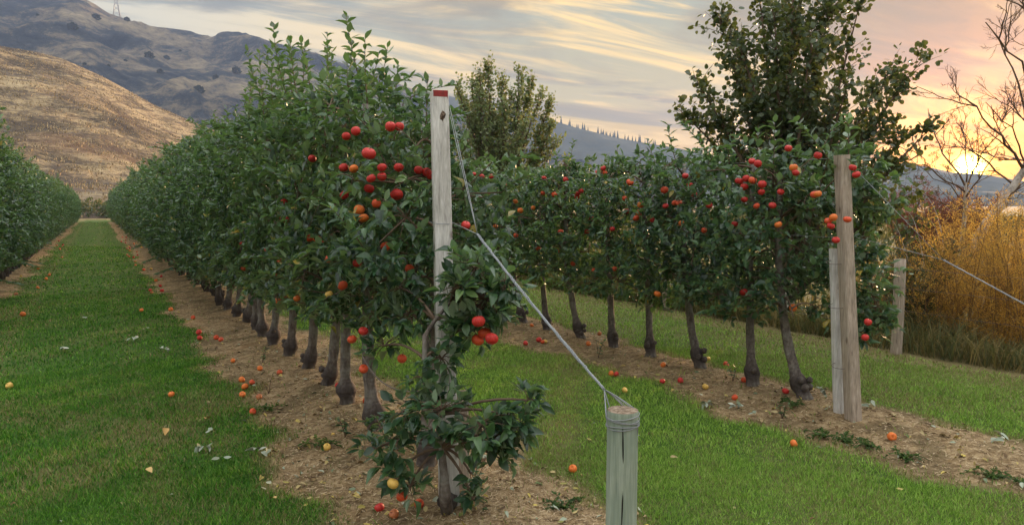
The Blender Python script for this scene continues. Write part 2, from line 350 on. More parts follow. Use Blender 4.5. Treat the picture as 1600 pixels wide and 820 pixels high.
# ------------------------------------------------------------------ layout
ROWX = [-1.72, 1.66, 4.85]; ROW_END = 76.0; FENCE_X = 7.45
def edge(y, k): return .10 * np.sin(y * 1.7 + k) + .07 * np.sin(y * 4.3 + 2 * k) + .05 * np.sin(y * 9.1 + 3 * k)
def soil_mask(x, y):
    x = np.asarray(x, float); y = np.asarray(y, float); m = np.zeros_like(x + y)
    for k, rx in enumerate(ROWX):
        hw = (.42, .63, .51)[k] + 1.0 * edge(y, k); dd = np.abs(x - (-1.85, 1.63, 4.72)[k]) - hw
        m = np.maximum(m, np.clip(.5 - dd * 3.2, 0, 1))
    m = np.where(y > ROW_END + 2, np.clip((y - ROW_END - 2) * .08, 0, 1) * .55, m)
    return m
def vn(x, y, s, o):
    return (np.sin(x * s * 1.3 + o) * np.cos(y * s * 1.1 - o * 2) + np.sin(x * s * 2.7 - y * s * 2.1 + o * 3) * .6 + np.cos(x * s * 5.3 + y * s * 4.1 + o) * .35) / 1.95
def dry_mask(x, y):
    s = soil_mask(x, y); d_ = np.clip((s - .02) * 2.3, 0, 1)
    d_ = np.maximum(d_, .20 + .42 * vn(x, y, 1.3, 1.0) + .25 * vn(x, y, 4.1, 6.0)); d_ = np.maximum(d_, .42 * np.exp(-((x + .9) / .16) ** 2) + 0 * y); d_ = np.maximum(d_, .36 * np.exp(-((x - .25) / .14) ** 2) + 0 * y)
    d_ = np.where(x > 5.4, np.maximum(d_, .30 + .35 * vn(x, y, .8, 3) + .25 * np.clip((x - 5.6) / 1.6, 0, 1)), d_)
    d_ = np.where(x > 7.0, np.maximum(d_, .8), d_)
    lane = (x > -.9) & (x < 1.0) & (y > 7); d_ = np.where(lane, d_ * .45, d_)
    return np.clip(d_, 0, 1)
def gz(x, y):
    x = np.asarray(x, float); y = np.asarray(y, float)
    s = soil_mask(x, y)
    z = .018 * vn(x, y, .9, 2.0) + .010 * vn(x, y, 5, .5)
    near = np.clip(1 - (np.hypot(x, y) - 30) / 30, 0, 1)
    z = z * near + .012 * s * vn(x, y, 9, 1.5) * near
    for rx in ROWX: z = z + .05 * np.exp(-((x - rx) / .3) ** 2) * near
    return z
def gzf(x, y): return float(gz(np.array([x]), np.array([y]))[0])

def graded(lo, hi, step, far, growth=1.13):
    a = list(np.arange(lo, hi + 1e-6, step)); s = step
    while a[-1] < far: s *= growth; a.append(min(far + 1, a[-1] + s))
    s = step; b = []; c = lo
    while c > -far: s *= growth; c = max(-far - 1, c - s); b.append(c)
    return np.array(b[::-1] + a)
gx = graded(-3.2, 9, .07, 1990, 1.16); gy = graded(-1, 16, .07, 1990, 1.14)
X, Y = np.meshgrid(gx, gy); Z = gz(X, Y)
g = G(); nx, ny = len(gx), len(gy)
ii = np.arange(ny - 1)[:, None] * nx + np.arange(nx - 1)[None]
q = np.stack([ii, ii + 1, ii + nx + 1, ii + nx], -1).reshape(-1, 4)
rr = np.hypot(X, Y)
sm = soil_mask(X, Y); dm = np.where((rr > 90) | (X > 7.3) | (X < -12), .9, dry_mask(X, Y))
g.add(np.stack([X, Y, Z], -1), quads=q, a=sm.ravel(), b=dm.ravel())
tag(g.obj('ground', M['ground']), kind='structure')

# ------------------------------------------------------------------ hills
def ridge(name, prof, D, r0, amp, fs, mtl, naz=260, nr=90, power=1.1, back=1.5, Dslope=0.0, seed=0.0, gully=.5, slope_r0=0.0):
    g = G(); pxs = np.array([p[0] for p in prof], float); pys = np.array([p[1] for p in prof], float)
    az = []; el = []
    for px in np.linspace(pxs[0], pxs[-1], naz):
        r = ray(px, float(np.interp(px, pxs, pys))); az.append(math.atan2(r.x, r.y)); el.append(math.atan2(r.z, math.hypot(r.x, r.y)))
    us = np.concatenate([np.linspace(0, 1, nr) ** .9, np.linspace(1, back, nr // 5)[1:]])
    V = []
    for i, (a, e) in enumerate(zip(az, el)):
        Dn = D * (1 + Dslope * (i / naz)); R0 = r0 * (1 + slope_r0 * i / naz); H = Dn * math.tan(e) + CAMH
        for u in us:
            r = R0 + (Dn - R0) * u; x, y = r * math.sin(a), r * math.cos(a)
            if u <= 1:
                h = H * (u ** power)
            else: h = H * (1 - ((u - 1) / (back - 1)) ** 1.6)
            v = Vector((x * fs, y * fs, seed))
            f = mnoise.fractal(v, .9, 2.1, 6); rg = 1 - abs(mnoise.noise(v * 1.7 + Vector((5, 3, 1)))) * 2
            env = min(1, u * 6) * (1 if u < .9 else max(.06, (1 - u) * 10) if u < 1 else .06)
            V.append((x, y, h + amp * env * (f * (1 - gully) + rg * gully - .3 * gully) - .5 * (u == 0)))
    n = len(us); V = np.array(V); V[:, 2] = np.maximum(V[:, 2], -.6)
    ii = np.arange(naz - 1)[:, None] * n + np.arange(n - 1)[None]
    g.add(V, quads=np.stack([ii, ii + 1, ii + n + 1, ii + n], -1).reshape(-1, 4)); o = g.obj(name, mtl); tag(o, kind='structure'); return V.reshape(naz, n, 3)
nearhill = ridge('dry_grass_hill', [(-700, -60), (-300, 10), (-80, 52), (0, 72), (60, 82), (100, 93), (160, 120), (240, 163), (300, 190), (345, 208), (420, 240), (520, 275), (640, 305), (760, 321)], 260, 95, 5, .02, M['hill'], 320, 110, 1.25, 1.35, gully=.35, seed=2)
mtnL = ridge('mountain', [(-800, -90), (-300, -40), (0, -12), (110, -6), (140, 4), (170, 22), (200, 34), (225, 41), (262, 45), (300, 50), (316, 58), (330, 60), (350, 54), (385, 56), (420, 65), (470, 84), (520, 96), (600, 122), (650, 142), (700, 180), (760, 215), (850, 255), (960, 300), (1050, 322)], 980, 330, 37, .0072, M['mtn'], 340, 120, 1.2, 1.3, gully=.55, seed=7)
mtnM = ridge('forested_mountain', [(300, 120), (500, 130), (600, 140), (700, 150), (800, 168), (850, 184), (900, 200), (960, 215), (1010, 224), (1060, 232), (1140, 250), (1200, 262), (1300, 290), (1400, 318)], 1400, 900, 22, .0042, M['farmtn'], 200, 60, 1.2, 1.3, gully=.5, seed=11)
mtnR = ridge('far_ridge', [(1000, 255), (1120, 262), (1250, 266), (1340, 260), (1400, 257), (1440, 259), (1490, 270), (1540, 273), (1600, 284), (1750, 292), (2100, 300), (2500, 310)], 1500, 900, 11, .0048, M['farmtn'], 160, 50, 1.1, 1.3, gully=.4, seed=15)

# ------------------------------------------------------------------ grass
def lawn(zone, n, L, W, seed, tri=False):
    rs = np.random.RandomState(seed); x0, x1, r0, r1 = zone
    N = int(n)
    th = rs.uniform(YAW - R(41), YAW + R(41), N); r = np.sqrt(rs.uniform(r0 ** 2, r1 ** 2, N))
    x = r * np.sin(th); y = r * np.cos(th); s = soil_mask(x, y) + .28 * vn(x, y, 11, .7) + .22 * vn(x, y, 4, 2.7)
    keep = (x > x0) & (x < x1) & (y < ROW_END + 1) & (rs.uniform(0, 1, N) > np.clip((s - .25) * 2.0, 0, .975))
    x, y, r = x[keep], y[keep], r[keep]; n = len(x)
    dr = dry_mask(x, y); isdry = (rs.uniform(0, 1, n) < dr * .85).astype(float) * rs.uniform(.5, 1, n)
    h = L * rs.uniform(.55, 1.3, n) * (1 + .35 * vn(x, y, 3.1, 2.2)); w_ = W * rs.uniform(.6, 1.4, n)
    a = rs.uniform(0, 2 * math.pi, n); lean = rs.uniform(.15, .9, n) * h; b = rs.uniform(0, 2 * math.pi, n)
    p = np.stack([x, y, gz(x, y) - .004], -1); sd_ = np.stack([np.cos(a), np.sin(a), 0 * a], -1) * w_[:, None]; ln = np.stack([np.cos(b), np.sin(b), 0 * b], -1) * lean[:, None]
    up_ = np.array([0, 0, 1.])[None] * h[:, None]
    v = np.stack([p - sd_, p + sd_, p + .55 * up_ + .35 * ln + sd_ * .75, p + .55 * up_ + .35 * ln - sd_ * .75, p + up_ * .92 + ln], 1)
    o = (np.arange(n) * 5)[:, None]
    return v.reshape(-1, 3), np.array([[3, 2, 4]]) + o, np.array([[0, 1, 2, 3]]) + o, np.repeat(rs.uniform(0, 1, n), 5), np.repeat(isdry, 5)
g = G()
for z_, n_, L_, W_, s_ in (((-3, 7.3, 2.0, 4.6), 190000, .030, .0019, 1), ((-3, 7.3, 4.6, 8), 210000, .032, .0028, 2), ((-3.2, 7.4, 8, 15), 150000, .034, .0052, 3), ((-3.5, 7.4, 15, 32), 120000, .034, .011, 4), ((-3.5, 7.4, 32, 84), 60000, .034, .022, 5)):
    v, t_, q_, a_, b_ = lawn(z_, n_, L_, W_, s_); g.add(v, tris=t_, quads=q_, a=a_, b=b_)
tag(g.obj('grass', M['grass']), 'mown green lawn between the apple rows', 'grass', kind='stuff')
# straw and crumbs on the bare strips
g = G(); rs = np.random.RandomState(9); N = 110000
th = rs.uniform(YAW - R(41), YAW + R(41), N); r = 2.2 * (14 / 2.2) ** rs.uniform(0, 1, N) ; x = r * np.sin(th); y = r * np.cos(th)
k = (soil_mask(x, y) > rs.uniform(.25, .9, N)) & (x > -2.5) & (x < 6.2); x, y, r = x[k], y[k], r[k]; n = len(x)
a = rs.uniform(0, 6.28, n); L = rs.uniform(.006, .03, n) * (1 + r / 14); W = rs.uniform(.0006, .0014, n) * (1 + r / 6)
p = np.stack([x, y, gz(x, y) + rs.uniform(.001, .010, n)], -1); dd = np.stack([np.cos(a), np.sin(a), rs.uniform(-.1, .25, n)], -1) * L[:, None]; sd_ = np.stack([-np.sin(a), np.cos(a), .3 + 0 * a], -1) * W[:, None]
o = (np.arange(n) * 4)[:, None]
g.add(np.stack([p - sd_, p + sd_, p + dd + sd_, p + dd - sd_], 1).reshape(-1, 3), quads=np.array([[0, 1, 2, 3]]) + o, a=np.repeat(rs.uniform(0, 1, n), 4))
tag(g.obj('straw_litter', M['straw']), 'dry straw and mown grass scraps on the bare strips', 'straw', kind='stuff')
# small leaf litter on strips and a few on lawn
g = G(); N = 12000
th = rs.uniform(YAW - R(41), YAW + R(41), N); r = 2.4 * (45 / 2.4) ** rs.uniform(0, 1, N); x = r * np.sin(th); y = r * np.cos(th)
k = (soil_mask(x, y) > rs.uniform(-.02, .8, N)) & (x > -3) & (x < 6.5) & (y < ROW_END); x, y = x[k], y[k]; n = len(x)
dr_ = unit(rs, n); dr_[:, 2] *= .15; nm = unit(rs, n) * .6 + np.array([0, 0, 1.])
leaves(g, np.stack([x, y, gz(x, y) + .014], -1), dr_, nm, rs.uniform(.012, .055, n), LEAF_MID, rs)
tag(g.obj('leaf_litter', M['litter']), 'small dry fallen leaves scattered over the strips under the trees', 'leaf litter', kind='stuff')

# ------------------------------------------------------------------ apples
def apple_mesh(m, name, seed=0, stem=True, squash=.9):
    g = G(); nu, nv = 18, 12; V = []
    for j in range(nv + 1):
        ph = math.pi * j / nv
        r = math.sin(ph) ** .92; z = math.cos(ph) * squash
        z -= .34 * math.exp(-(r / .28) ** 2) if j < nv / 2 else -.24 * math.exp(-(r / .25) ** 2)
        r *= (1 + .06 * math.cos(ph))
        for i in range(nu):
            a = 2 * math.pi * i / nu; k_ = 1 + .03 * math.cos(5 * a) * (.5 - .5 * math.cos(ph)) + .03 * math.sin(a + seed)
            V.append((r * k_ * math.cos(a), r * k_ * math.sin(a), z))
    q = [(j * nu + i, (j + 1) * nu + i, (j + 1) * nu + (i + 1) % nu, j * nu + (i + 1) % nu) for j in range(nv) for i in range(nu)]
    g.add(V, quads=q)
    if stem: tube(g, [(0, 0, .5), (.03, .02, .8), (.12, .05, 1.15)], [.05, .035, .05], 5, m=1)
    return g.mesh(name, [M[m], M['twig']])
APPLE = {k: [apple_mesh(k, 'apple', s, True, .86 + .05 * s) for s in range(2)] for k in 'roOyb'}

# ------------------------------------------------------------------ apple trees
CAMV = np.array([0, 0, CAMH])
def wx(z, zb, H):
    u = (z - zb) / (H - zb); return np.clip(.30 + .26 * np.sin(np.clip(u, 0, 1) * math.pi * .85 + .35), .12, .56) * np.where(u > .85, .8, 1)
def gen_tree(seed, H, zb, hi, trunk_r=.036, lean=(0, 0), nclus=430, lpc=7, lsize=.072, shoots=6, shoot_len=.5, keep=None, base=(0, 0, 0), apples=(), tpl=None, limbs=15, wide=1.0, leaf_trim=True, knot=1.0, trunk_pts=None, extra=(), gap=-.15):
    rs = np.random.RandomState(seed); base = np.array(tuple(base), float)
    # trunk
    gt = G()
    if trunk_pts is None:
        zs = np.concatenate([np.linspace(-.05, .3, 9), np.linspace(.36, H * .93, 12)])
        ph = rs.uniform(0, 6.28); px_ = lean[0] * np.exp(-zs * 2.2) * -1 + .02 * np.sin(zs * 3 + ph); py_ = lean[1] * np.exp(-zs * 2.2) * -1 + .025 * np.sin(zs * 2.4 + ph * 2)
        off = np.array([px_[1], py_[1]]); tp = np.stack([px_ - off[0], py_ - off[1], zs], -1)
    else: tp = np.array(trunk_pts, float); zs = tp[:, 2]
    rad = trunk_r * (1 - .6 * np.clip(zs / H, 0, 1)) + .95 * trunk_r * knot * np.exp(-((zs - .10) / .06) ** 2) * rs.uniform(.6, 1.1) + .5 * trunk_r * np.exp(-((zs + .03) / .05) ** 2)
    tube(gt, tp, rad, 12, .06, seed, a=np.repeat(np.clip(np.exp(-((zs - .08) / .09) ** 2) * .9, 0, 1), 12).tolist() + [0, 0])
    for _ in range(int(5 * knot)):   # burr lumps round the graft
        aa = rs.uniform(0, 6.28); zz = rs.uniform(.05, .15); rr_ = trunk_r * rs.uniform(.5, .75); c = np.array([math.cos(aa) * trunk_r * 1.05, math.sin(aa) * trunk_r * 1.05, zz])
        k_ = np.linspace(-1, 1, 6); tube(gt, [c + np.array([0, 0, rr_ * t_]) for t_ in k_], rr_ * np.sqrt(np.maximum(.05, 1 - k_ ** 2)), 8, .12, seed + _, a=.55)
    def tpos(z): return np.array([np.interp(z, zs, tp[:, 0]), np.interp(z, zs, tp[:, 1]), z])
    # limbs
    gb = G(); lim = []
    for i in range(limbs):
        z = zb * .9 + (H * .9 - zb * .9) * (i + rs.uniform(0, .8)) / limbs; a = rs.uniform(0, 6.28); p0 = tpos(z); L = rs.uniform(.28, .5) * wide * (1.0 if z < H * .7 else .75)
        dr = np.array([math.cos(a), math.sin(a), rs.uniform(.05, .7)]); p2 = p0 + dr * L; p2[2] -= rs.uniform(0, .12); p1 = p0 + dr * L * .5 + np.array([0, 0, rs.uniform(.0, .12)])
        pts = bez(p0, p1, p2, 7); lim.append(pts); tube(gb, pts, np.linspace(.012, .004, 7), 5, .06, seed + i)
    allp = np.concatenate(lim) if lim else tp
    # clusters
    cl = []; tries = 0
    off = rs.uniform(0, 50)
    while len(cl) < nclus and tries < nclus * 12:
        tries += 1; z = zb + (H - zb) * rs.uniform(0, 1) ** .9; hw = float(wx(z, zb, H)) * wide; x = rs.uniform(-1, 1) * hw; y = rs.uniform(-1, 1) * .44 * wide
        zlow = zb + .16 * math.sin(off + x * 7 + y * 5); ztop = H - .18 * abs(math.sin(off + y * 9)) - .25 * abs(x)
        if z < zlow or z > ztop: continue
        nzv = mnoise.noise(Vector((x * 3.4 + off, y * 3.4, z * 3.4)))
        if nzv < gap + rs.uniform(-.1, .1): continue
        c = np.array([x, y, z])
        if keep is not None and not keep(c + base): continue
        cl.append(c)
    for (pe, re_, ne) in extra:
        ce = np.array(tuple(pe)) - base; j = np.argmin(((allp - ce) ** 2).sum(1)); tube(gb, bez(allp[j], (allp[j] + ce) / 2 + np.array([0, 0, .08]), ce, 8), np.linspace(.009, .004, 8), 5)
        allp = np.vstack([allp, bez(allp[j], (allp[j] + ce) / 2 + np.array([0, 0, .08]), ce, 8)])
        for _ in range(ne): cl.append(ce + unit(rs, 1)[0] * re_ * rs.uniform(0, 1) ** .5)
    gl = G(); LP = []; LD = []; LN = []; LS = []; LB = []
    for c in cl:
        j = np.argmin(((allp - c) ** 2).sum(1)); s = allp[j]
        out = c - tpos(min(c[2], H * .9)); out[2] += .25; out /= np.linalg.norm(out) + 1e-6
        if hi and ((s - c) ** 2).sum() < .05: tube(gb, bez(s, (s + c) / 2 + np.array([0, 0, .03]), c, 4), np.linspace(.0035, .0018, 4), 3, cap=False)
        k_ = max(3, int(lpc + rs.randint(-2, 3)))
        for i in range(k_):
            v = rs.normal(0, 1, 3); v /= np.linalg.norm(v); dr = out * rs.uniform(.25, .9) + v * .85; dr[2] += rs.uniform(-.25, .3)
            LP.append(c + rs.normal(0, .018, 3) + dr * .01); LD.append(dr); nn = np.array([0, 0, 1.]) + out * .5 + rs.normal(0, .38, 3); LN.append(nn); LS.append(lsize * rs.uniform(.6, 1.2)); LB.append(rs.uniform(.4, 1) * (rs.uniform() < .018))
    # vertical shoots
    for i in range(shoots):
        y0 = rs.uniform(-.35, .35); x0 = rs.uniform(-.22, .22); z0 = H - rs.uniform(.15, .45); L = shoot_len * rs.uniform(.55, 1.15)
        if keep is not None and not keep(np.array([x0, y0, z0]) + base): continue
        p0 = np.array([x0, y0, z0]); ln = rs.normal(0, .09, 2); p2 = p0 + np.array([ln[0], ln[1], L + .25]); pts = bez(p0, (p0 + p2) / 2 + np.array([ln[0] * .4, -ln[1] * .4, 0]), p2, 8)
        nb = allp[np.argmin(((allp - p0) ** 2).sum(1))]; tube(gb, np.vstack([nb, pts]), np.linspace(.0065, .0015, 9), 4, cap=False); m_ = int((L + .25) / .023); a = rs.uniform(0, 6)
        for j in range(m_):
            t_ = j / m_; c = np.array([np.interp(t_, np.linspace(0, 1, 8), pts[:, k]) for k in range(3)]); a += 2.4
            dr = np.array([math.cos(a), math.sin(a), rs.uniform(.25, .8) + t_ * .6]); LP.append(c); LD.append(dr); LN.append(np.array([-math.cos(a), -math.sin(a), 1.0]) + rs.normal(0, .2, 3)); LS.append(lsize * rs.uniform(1.15, 1.7) * (1 - .3 * t_)); LB.append(0.)
    # leafy side shoots break the hedge outline
    for i in range(13):
        sg = rs.choice((-1, 1)); z0 = zb + (H - zb) * rs.uniform(.05, .95); x0 = sg * float(wx(z0, zb, H)) * .8; y0 = rs.uniform(-.35, .35); L = rs.uniform(.14, .42)
        if keep is not None and not keep(np.array([x0 * 1.4, y0, z0]) + base): continue
        p0 = np.array([x0, y0, z0]); p2 = p0 + np.array([sg * L * rs.uniform(.5, 1), rs.normal(0, .1), L * rs.uniform(-.3, .8)]); pts = bez(p0, (p0 + p2) / 2 + np.array([0, 0, .04]), p2, 6); nb = allp[np.argmin(((allp - p0) ** 2).sum(1))]; tube(gb, np.vstack([nb, pts]), np.linspace(.005, .0015, 7), 4, cap=False); a = rs.uniform(0, 6)
        for j in range(int(L / .016)):
            t_ = j * .016 / L; c = np.array([np.interp(t_, np.linspace(0, 1, 6), pts[:, k]) for k in range(3)]); a += 2.4; d_ = (p2 - p0) / np.linalg.norm(p2 - p0); dr = d_ * rs.uniform(.3, .9) + np.array([math.cos(a) * .7, math.sin(a) * .7, .2]); LP.append(c); LD.append(dr); LN.append(np.array([0, 0, 1.]) + rs.normal(0, .3, 3)); LS.append(lsize * rs.uniform(.7, 1.15)); LB.append(0.)
    LP, LD, LN, LS, LB = (np.array(q_, float) for q_ in (LP, LD, LN, LS, LB))
    if len(apples):
        ok = np.ones(len(LP), bool); W_ = LP + base + LD * .03
        for a_, rad_ in apples:
            a_ = np.array(tuple(a_), float); dv = CAMV - a_; dv = dv / np.linalg.norm(dv); rel = W_ - a_; t_ = np.clip(rel @ dv, 0, .6); dist = np.linalg.norm(rel - t_[:, None] * dv, axis=1)
            hide = dist < rad_ + .022; hide &= ~((rs.uniform(0, 1, len(LP)) < .10) & (t_ > .03)); ok &= ~hide
        LP, LD, LN, LS, LB = LP[ok], LD[ok], LN[ok], LS[ok], LB[ok]
    leaves(gl, LP, LD, LN, LS, tpl or (LEAF_HI if hi else LEAF_MID), rs, b=LB)
    return gt, gb, gl

# apples seen on the trees: px, py, diameter px, colour
AL = [(576,240,23,'r'),(610,198,18,'r'),(624,198,12,'r'),(541,213,14,'r'),(537,262,15,'r'),(553,264,14,'O'),(580,279,12,'r'),(597,276,16,'r'),(620,304,21,'r'),(588,318,16,'o'),(561,328,18,'O'),(568,341,16,'O'),(602,385,17,'o'),(558,411,14,'r'),(535,446,17,'o'),(432,343,13,'r'),(446,343,13,'r'),(484,372,11,'o'),(654,266,12,'r'),(666,269,12,'r'),(673,274,11,'r'),(623,262,11,'r'),(488,248,9,'r'),(538,305,9,'r'),(568,517,16,'r'),(550,530,15,'o'),(568,576,15,'o'),(514,405,12,'o'),(438,408,10,'o'),(520,328,11,'O'),(597,262,11,'r'),(496,373,9,'o'),(628,560,10,'o'),(514,460,11,'y'),(556,205,9,'r'),(253,306,5,'r'),(500,378,9,'r'),(640,420,10,'o'),(434,470,8,'O'),(418,390,8,'r'),(380,420,7,'o'),(350,402,6,'r'),(464,466,9,'O'),(444,315,8,'r')]
AR = [(1155,283,14,'r'),(1163,292,13,'r'),(1166,279,13,'r'),(1176,282,14,'o'),(1191,288,14,'r'),(1184,256,13,'r'),(1175,252,12,'r'),(1240,262,14,'O'),(1243,270,12,'r'),(1278,243,13,'r'),(1232,232,11,'r'),(1278,303,11,'O'),(1272,304,9,'o'),(1294,345,12,'o'),(1298,353,10,'r'),(1306,375,12,'r'),(1216,351,11,'O'),(1207,321,13,'r'),(1163,312,10,'r'),(1108,321,11,'r'),(1071,275,11,'r'),(1078,289,10,'r'),(1038,297,13,'o'),(1062,318,12,'o'),(1054,317,10,'o'),(1065,349,10,'O'),(1001,320,12,'O'),(999,332,12,'o'),(994,341,11,'o'),(925,340,12,'r'),(943,263,10,'r'),(935,270,11,'r'),(945,270,9,'o'),(984,285,12,'o'),(884,281,10,'r'),(902,303,10,'r'),(908,299,8,'r'),(866,304,10,'o'),(805,315,9,'O'),(813,329,10,'O'),(876,362,9,'o'),(753,275,9,'r'),(768,276,9,'r'),(732,271,8,'r'),(765,304,9,'r'),(741,272,7,'r'),(1027,459,12,'O'),(917,362,9,'r'),(1020,344,10,'r'),(957,358,9,'r'),(895,412,8,'o'),(976,310,9,'o'),(833,325,8,'O'),(848,302,8,'o'),(806,368,8,'o'),(790,290,8,'r'),(850,278,8,'r'),(1040,322,9,'r'),(1100,360,9,'o'),(1148,350,10,'r'),(1330,0,0,'r')][:-1] + [(1338,273,13,'r'),(1332,262,11,'r'),(1324,343,13,'o'),(1356,503,13,'r'),(1352,527,10,'r'),(1302,340,10,'O'),(1190,300,10,'r'),(872,392,8,'o'),(960,420,9,'o'),(1220,300,10,'r'),(1182,322,10,'o')]
TREE_Y = {1: [], 2: []}
def y_on_row(px, k): return on_x(px, 500, ROWX[k]).y
mid_y = [y_on_row(px, 1) for px in (664, 592, 543, 506, 475, 451)]
while mid_y[-1] < ROW_END: mid_y.append(mid_y[-1] + .62 + .04 * math.sin(len(mid_y) * 2.3))
right_y = [y_on_row(px, 2) for px in (1262, 1182, 1092, 1020, 960, 905, 858, 818)]
while right_y[-1] < 24: right_y.append(right_y[-1] + .62 + .04 * math.sin(len(right_y) * 1.3))
left_y = [10.5]
while left_y[-1] < ROW_END: left_y.append(left_y[-1] + .63 + .04 * math.sin(len(left_y) * 1.9))

def place_apples(lst, k, hw, y0, zs=1.0):
    out = []
    for px, py, dpx, cc in lst:
        p = on_x(px, py, ROWX[k] - hw)
        if p.y < y0: r_ = ray(px, py); p = Vector((0, 0, CAMH)) + r_ * (y0 / r_.y)
        if abs(p.x - ROWX[k]) > .75: p = on_x(px, py, ROWX[k])
        dist = (p - Vector((0, 0, CAMH))).dot(F); rad = min(.042, max(.027, dpx * .47 * dist / FPX)); out.append((p, rad, cc))
    return out
AP1 = place_apples(AL, 1, .38, mid_y[0] - .1); AP2 = place_apples(AR, 2, .36, 2.95)
def nearest(y, ys): return int(np.argmin([abs(y - t) for t in ys]))
ap_by = {}
for lst, k, ys in ((AP1, 1, mid_y), (AP2, 2, right_y)):
    for p, r_, cc in lst: ap_by.setdefault((k, nearest(p.y, ys)), []).append((p, r_, cc))
# random extra apples, deeper in the crowns
rs = np.random.RandomState(77)
for k, ys in ((1, mid_y[:14]), (2, right_y[:12])):
    for i, y in enumerate(ys):
        for _ in range(1):
            p = Vector((ROWX[k] - rs.uniform(.05, .33), y + rs.uniform(-.25, .25), rs.uniform(.75, 2.0 if k == 1 else 1.75))); ap_by.setdefault((k, i), []).append((p, rs.uniform(.028, .036), 'roO'[rs.randint(3)]))
arng = random.Random(5)
def add_apples(root, lst, base):
    for p, r_, cc in lst:
        o = link_mesh('apple', APPLE[cc][arng.randrange(2)], root, Vector(p) - Vector(base)); o.scale = (r_, r_, r_); o.rotation_euler = (arng.uniform(-.5, .5), arng.uniform(-.5, .5), arng.uniform(0, 6)); o.scale = (r_ * arng.uniform(.94, 1.08), r_ * arng.uniform(.94, 1.08), r_ * arng.uniform(.9, 1.05))
        if cc in 'yO': o['label'] = 'orange yellow apple less ripe than its neighbours'
def make_tree(gs, base, label, group, apples=()):
    root = empty('apple_tree', base, label=label, cat='apple tree', group=group)
    gs[0].obj('trunk', M['bark'], root); gs[1].obj('branches', M['twig'], root); gs[2].obj('crown', M['leaf'], root)
    add_apples(root, apples, base); return root
ORD = ['first', 'second', 'third', 'fourth', 'fifth', 'sixth', 'seventh', 'eighth', 'ninth', 'tenth', 'eleventh', 'twelfth', 'thirteenth', 'fourteenth']
GM = 'apple trees in the middle row'; GR_ = 'apple trees in the right row'; GL_ = 'apple trees in the left row'
mid_lab = {0: 'slim apple tree right behind the tall pale post with the red top', 1: 'apple tree with a thick straight trunk left of the tall pale post', 2: 'apple tree with a dark stem and wide burr, second left of the tall post', 3: 'apple tree whose trunk curves into a round graft knot resting on bare soil', 4: 'apple tree leaning on a knob-shaped base, fourth trunk left of the tall pale post', 5: 'apple tree with a straight pale trunk, fifth left of the tall pale post'}
NU1 = 11; NU2 = 9
def midH(y): return float(np.interp(y, [3.2, 4.0, 4.5, 5.5, 8, 14, 30], [1.95, 2.2, 2.42, 2.62, 2.66, 2.72, 2.8]))
for i in range(NU1):
    y = mid_y[i]; base = (ROWX[1] + .03 * math.sin(i * 5), y, gzf(ROWX[1], y)); H = midH(y) - .06; aps = ap_by.get((1, i), [])
    keep = None
    if i <= 1:
        pp = ground_at(697, 790)
        def keep(c, y=y): # keep the tall post free of leaves in front of it
            return c[1] > 3.62 or c[0] < 1.52
    gs = gen_tree(100 + i, H, (.85, .74, .64, .62, .60, .56)[min(i, 5)], True, .047 if i == 1 else .043, ((.05, -.02), (-.03, .04), (0, 0), (.10, -.24), (.05, -.16), (.03, -.14))[i % 6], 580 if i > 1 else 490, 7, .073, (1, 5, 5, 4, 4, 5, 5, 2, 1, 0, 2)[i % 11], .56 if 2 < i < 8 else .28, keep, base, [(a_[0], a_[1]) for a_ in aps])
    make_tree(gs, base, mid_lab.get(i, ORD[i - 1] + ' apple tree in the middle row counting back from the tall pale post'), GM, aps)
for i in range(NU2):
    y = right_y[i]; base = (ROWX[2] + .03 * math.sin(i * 4), y, gzf(ROWX[2], y)); H = 2.08 + .05 * math.sin(i * 3); aps = ap_by.get((2, i), [])
    keep = (lambda c: c[0] > 4.86 or (c[2] > 1.75) or (c[1] > 3.95)) if i == 0 else None
    gs = gen_tree(200 + i, H, .58, True, .044 if i == 0 else .040, ((.02, .30), (.08, .16), (.05, .30), (.10, .22), (.0, .10), (-.05, .24), (.06, .14))[i % 7], 270 if i == 0 else 380, 7, .075, (1, 2, 0, 3, 1)[i % 5], .22, keep, base, [(a_[0], a_[1]) for a_ in aps], limbs=14, knot=.8, gap=-.04, extra=[(at(1350, 285, 5.5), .13, 14), (at(1345, 345, 5.45), .13, 14), (at(1352, 395, 5.5), .10, 8), (at(1370, 500, 5.55), .15, 26), (at(1350, 470, 5.5), .10, 8), (at(1340, 520, 5.5), .1, 10), (at(1290, 320, 5.4), .16, 14), (at(1285, 420, 5.5), .14, 10), (at(1275, 480, 5.5), .1, 6)] if i == 0 else ())
    lab = 'apple tree with a bare thick leaning trunk beside the paired end posts' if i == 0 else ORD[i] + ' apple tree of the right row counting away from the paired end posts'
    make_tree(gs, base, lab, GR_, aps)
